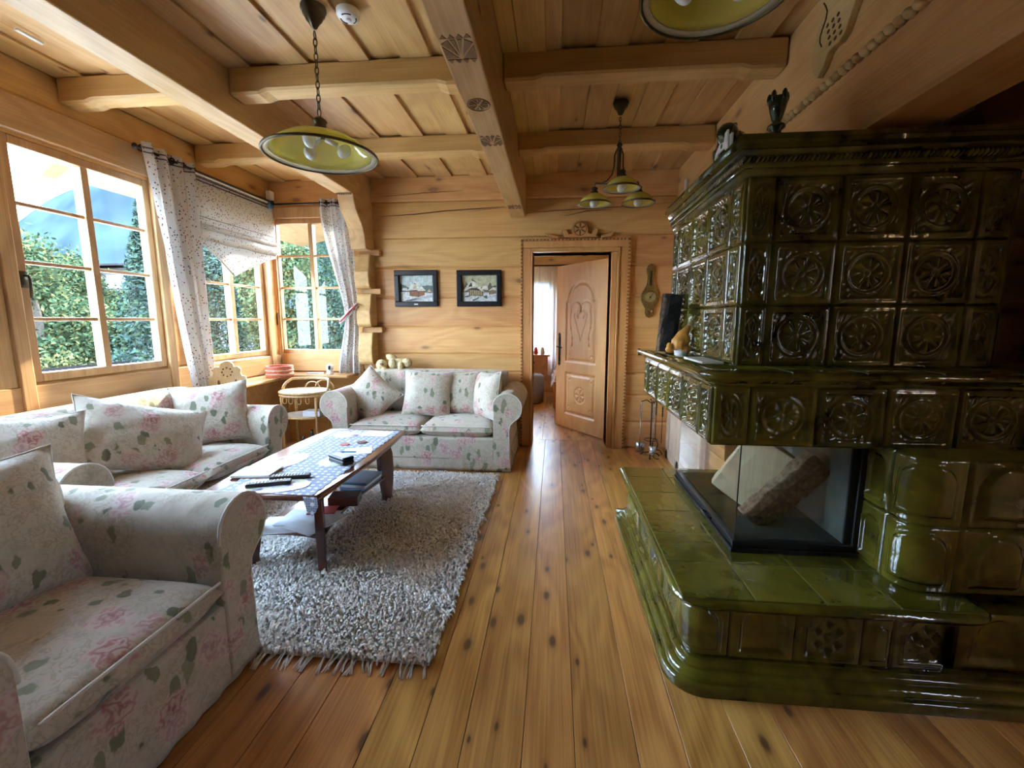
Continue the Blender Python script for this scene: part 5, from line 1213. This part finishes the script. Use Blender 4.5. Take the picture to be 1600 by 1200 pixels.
# ================================================================= pictures
def picture(label, x0, x1, z0, z1, style):
    t = thing('framed_picture', label, 'picture', ((x0 + x1) / 2, 4.49, z0)); w = .052; b = MB()
    for a in ((x0, x1, z1 - w, z1), (x0, x1, z0, z0 + w), (x0, x0 + w, z0 + w, z1 - w), (x1 - w, x1, z0 + w, z1 - w)): b.box(a[0], a[1], 4.462, 4.5, a[2], a[3])
    b.build('picture_frame', 'black', t, bevel=.008, seg=2)
    X0, X1, Z0_, Z1_ = x0 + w, x1 - w, z0 + w, z1 - w; Wd, Hd = X1 - X0, Z1_ - Z0_
    pal = dict(sky=(.50, .60, .60) if style == 0 else (.52, .52, .34), hill=(.12, .15, .15) if style == 0 else (.16, .14, .09), snow=(.62, .67, .68), snow2=(.46, .54, .57), roof=(.60, .64, .62) if style == 0 else (.72, .70, .64), gable=(.55, .50, .30), wall_=(.26, .11, .05) if style == 0 else (.24, .18, .10), dk=(.05, .045, .05), path=(.10, .10, .11))
    keys = list(pal); mats = []
    for k in keys:
        nm = 'paint_%s_%d' % (k, style); M[nm] = flat(nm, pal[k], .6, noise=.3, scale=45); mats.append(nm)
    b = MB(); dpt = [4.4985]
    def poly(k, pts):
        dpt[0] -= .0003; b.mat(keys.index(k)); b.add([(X0 + Wd * a, dpt[0], Z0_ + Hd * c) for a, c in pts], [tuple(range(len(pts)))])
    poly('sky', [(0, 0), (1, 0), (1, 1), (0, 1)])
    if style == 0:
        poly('hill', [(0, .35), (0, .70), (.12, .64), (.30, .52), (.6, .58), (.8, .62), (1, .60), (1, .35)]); poly('sky', [(.0, .72), (.1, .67), (.2, .62), (.1, .70), (0, .76)])
        poly('snow', [(0, 0), (1, 0), (1, .32), (.5, .36), (0, .38)]); poly('snow2', [(.2, .1), (.9, .25), (1, .2), (.5, 0), (.1, 0)])
        poly('wall_', [(.28, .22), (.55, .18), (.74, .25), (.74, .44), (.28, .44)]); poly('dk', [(.28, .40), (.75, .40), (.74, .46), (.28, .46)]); poly('dk', [(.55, .18), (.57, .18), (.57, .42), (.55, .42)])
        poly('roof', [(.20, .42), (.45, .76), (.56, .70), (.78, .42), (.55, .40), (.5, .45)]); poly('gable', [(.38, .50), (.45, .68), (.54, .48)]); poly('dk', [(.42, .66), (.45, .73), (.48, .65), (.45, .68)])
        poly('roof', [(.05, .44), (.08, .53), (.20, .53), (.24, .42)]); poly('gable', [(.82, .37), (.88, .49), (.95, .37)]); poly('wall_', [(.84, .33), (.95, .33), (.95, .37), (.84, .37)])
        poly('path', [(.1, .03), (.45, .12), (.62, .12), (.3, .02)])
    else:
        poly('hill', [(0, .3), (0, .9), (.06, .55), (.12, .8), (.2, .5), (.55, .55), (.75, .6), (.82, .75), (.86, .58), (1, .62), (1, .3)])
        poly('snow', [(0, 0), (1, 0), (1, .34), (0, .36)]); poly('wall_', [(.2, .22), (.62, .2), (.62, .42), (.2, .5)])
        for q in range(6): poly('gable', [(.24 + q * .06, .24), (.26 + q * .06, .24), (.26 + q * .06, .42), (.24 + q * .06, .44)])
        poly('dk', [(.18, .44), (.3, .52), (.55, .46), (.56, .40), (.3, .46)])
        poly('roof', [(.02, .40), (.27, .82), (.34, .80), (.65, .38), (.56, .40), (.36, .60), (.24, .52), (.06, .38)]); poly('dk', [(.18, .56), (.27, .74), (.30, .58)]); poly('hill', [(.27, .82), (.3, .88), (.42, .72), (.36, .76)])
        poly('roof', [(.56, .46), (.6, .60), (.74, .60), (.76, .44)]); poly('roof', [(.76, .40), (.9, .54), (1, .52), (1, .42), (.88, .44)]); poly('wall_', [(.78, .26), (1, .30), (1, .42), (.86, .42), (.78, .38)])
        poly('path', [(.05, .18), (.2, .24), (.26, .2), (.12, .16)]); poly('path', [(.62, .2), (.72, .24), (.74, .1), (.66, .12)]); poly('snow2', [(.3, .02), (.5, .2), (.56, .2), (.42, 0)]); poly('path', [(.28, .04), (.48, .16), (.50, .14), (.34, .02)])
    b.build('painting', mats, t)
    if style == 0: MB().box((x0 + x1) / 2 - .02, (x0 + x1) / 2 + .02, 4.459, 4.462, z0 + .018, z0 + .03).build('name_plate', 'white', t)
picture('black-framed winter cottage painting, left one on the back wall', -1.63, -1.18, 1.435, 1.80, 0)
picture('black-framed snowy farmhouse painting, right one on the back wall', -.985, -.53, 1.435, 1.795, 1)
# ================================================================= outdoors
struct('bounce_slab', MB().box(-8.2, -3.14, -6, 7.2, -.6, -.25), 'bounce_slab')  # unseen pale slab, added to bounce daylight up to the ceiling
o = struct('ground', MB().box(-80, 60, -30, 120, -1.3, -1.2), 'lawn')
hb = MB()
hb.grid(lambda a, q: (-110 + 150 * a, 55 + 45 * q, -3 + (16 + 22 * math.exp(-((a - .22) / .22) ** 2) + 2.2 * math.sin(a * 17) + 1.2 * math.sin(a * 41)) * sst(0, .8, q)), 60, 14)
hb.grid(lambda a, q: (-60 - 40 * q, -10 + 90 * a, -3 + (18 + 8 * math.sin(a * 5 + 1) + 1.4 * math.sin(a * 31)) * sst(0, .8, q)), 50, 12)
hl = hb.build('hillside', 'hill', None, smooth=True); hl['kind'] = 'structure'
ev = thing('roof_eave', 'wooden roof eave outside above the big left window', 'eave', (-3.6, 2.4, 2.5))
b = MB().prism([(-4.35, 2.55), (-3.0, 2.84), (-3.0, 2.90), (-4.35, 2.61)], 3.45, 7.5, 'y'); b.build('eave_boards', 'eavew', ev)
b = MB().prism([(-3.0, 2.84), (-3.0, 2.90), (-1.35, 2.90), (-1.35, 2.84)], 4.75, 5.5, 'y'); b.build('eave_boards', 'eavew', ev)  # extra eave strip added to keep steep sky off the far alcove window
pr = [(-4.42, 2.56), (-4.40, 2.47), (-4.30, 2.43), (-4.15, 2.46), (-4.02, 2.55), (-3.8, 2.60), (-3.02, 2.66), (-3.02, 2.83), (-4.35, 2.56)]
for yy in (3.40, 5.4): MB().prism(pr, yy, yy + .12, 'y').build('bracket', 'eavew', ev, bevel=.01)
def mk_tree(leafmats, rx, rz, n, ls, seed, pine=False):
    rr = random.Random(seed); b = MB(); vs = []; fs = []; ms = []
    cl = [(max(-.75, min(.75, rr.gauss(0, .42))), max(-.75, min(.75, rr.gauss(0, .42))), rr.uniform(-.85, .85)) for _ in range(26)]
    for i in range(n):
        if pine:
            z = rr.random() ** .8; r = (1 - z) * rr.uniform(.4, 1.0) + .03; a = rr.uniform(0, 2 * PI); p = Vector((rx * r * math.cos(a), rx * r * math.sin(a), rz * (2 * z - 1) - .12 * rz * r))
        else:
            c = rr.choice(cl); s_ = (1 - c[2] ** 2 * .6) ** .5
            p = Vector((rx * (c[0] * s_ + rr.gauss(0, .16)), rx * (c[1] * s_ + rr.gauss(0, .16)), rz * (c[2] + rr.gauss(0, .12))))
        u = Vector((rr.gauss(0, 1), rr.gauss(0, 1), rr.gauss(0, 1))).normalized(); w = u.orthogonal().normalized(); q = rr.uniform(.6, 1.3) * ls; o = len(vs)
        vs += [p + u * q, p + w * q * .5, p - u * q, p - w * q * .5]; fs.append((o, o + 1, o + 2, o + 3)); ms.append(0 if rr.random() < .72 else 1)
    b.v = [tuple(v) for v in vs]; b.f = fs; b.m = ms; return b, leafmats
protos = []
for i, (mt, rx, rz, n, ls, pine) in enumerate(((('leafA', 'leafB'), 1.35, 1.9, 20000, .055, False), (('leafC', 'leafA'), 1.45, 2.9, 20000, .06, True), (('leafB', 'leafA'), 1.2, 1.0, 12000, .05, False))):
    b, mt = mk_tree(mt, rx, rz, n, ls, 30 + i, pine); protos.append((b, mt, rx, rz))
TREES = [(-10.2, 8.2, 2, .8, 0, 'low yellow-leaved bush close below the big left window'), (-6.6, 8.6, 2, .9, 0, 'yellow-green bush outside the alcove left window'), (-4.6, 8.0, 2, .7, 0, 'low bush at the foot of the far alcove window view'),
         (-14.0, 10.8, 0, 1.15, .4, 'bushy green tree in front of the far pale house'), (-9.7, 10.2, 1, 1.02, 0, 'dark blue-green conifer outside the middle of the big left window'), (-6.2, 11.6, 1, .8, 0, 'slim conifer between the two alcove windows'),
         (-11.6, 14.2, 1, 1.15, 0, 'tall conifer seen through the right half of the big left window'), (-8.2, 14.0, 0, 1.2, .6, 'tall green tree outside the alcove left window'), (-7.9, 17.4, 1, 1.2, .0, 'large conifer behind the far alcove window'),
         (-12.4, 18.6, 0, 1.4, 1.0, 'distant leafy tree behind the alcove left window'), (-16.2, 14.2, 0, 1.1, .5, 'leafy tree at the left beside the far pale house'), (-10.0, 21.4, 0, 1.3, 1., 'farthest leafy tree over the alcove'), (-2.2, 14.5, 0, .7, 0, 'low tree outside the bedroom window'),]
done = {}
for (x, y, k, s_, dz, lb_) in TREES:
    b, mt, rx, rz = protos[k]; t = thing('tree' if 'bush' not in lb_ and 'shrub' not in lb_ else 'bush', lb_, 'tree' if 'bush' not in lb_ and 'shrub' not in lb_ else 'bush', (x, y, -1.2), x * 3.1)
    if k not in done:
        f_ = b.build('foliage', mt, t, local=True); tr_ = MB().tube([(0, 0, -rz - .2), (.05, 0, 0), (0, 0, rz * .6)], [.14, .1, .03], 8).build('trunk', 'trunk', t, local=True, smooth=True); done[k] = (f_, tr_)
    else:
        f_, tr_ = [q.copy() for q in done[k]]
        for q in (f_, tr_): COL.objects.link(q); q.parent = t
    h = s_ * rz * 1.0 + dz * .5
    for q in (f_, tr_): q.scale = (s_, s_, s_); q.location = (0, 0, s_ * rz + .15 + max(0, dz * .55))
    tr2 = MB().tube([(0, 0, 0), (0, 0, .2 + max(0, dz * .55) + .3 * s_)], .12 * s_, 8).build('trunk_base', 'trunk', t, local=True, smooth=True)
hs = thing('house', 'pale rendered house with dark roof seen through the left window', 'house', (-23, 19.5, -1.2))
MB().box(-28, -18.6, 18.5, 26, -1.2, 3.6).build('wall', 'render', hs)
MB().prism([(-28.6, 2.0), (-18.1, 2.0), (-18.1, 2.5), (-28.6, 2.5)], 17.2, 18.5, 'y').build('porch_roof', 'roof', hs)
MB().prism([(17.6, 3.6), (22.2, 4.3), (26.8, 3.6)], -28.6, -18.2, 'x').build('roof', 'roof', hs)
for i in range(6): 
    f_ = MB().box(-27.2 + i * 1.45, -26.3 + i * 1.45, 18.42, 18.5, 2.7, 3.3).build('window', 'pane', hs)
fe = thing('garden_fence', 'low grey board fence across the garden outside the windows', 'fence', (-8.3, 6, -1.2))
for i in range(5): 
    z = -.1 + i * .14; MB().obox((-8.3, 4.4, z), (.03, 7, .10), (0, 0, 0)).build('rail', 'roof', fe)
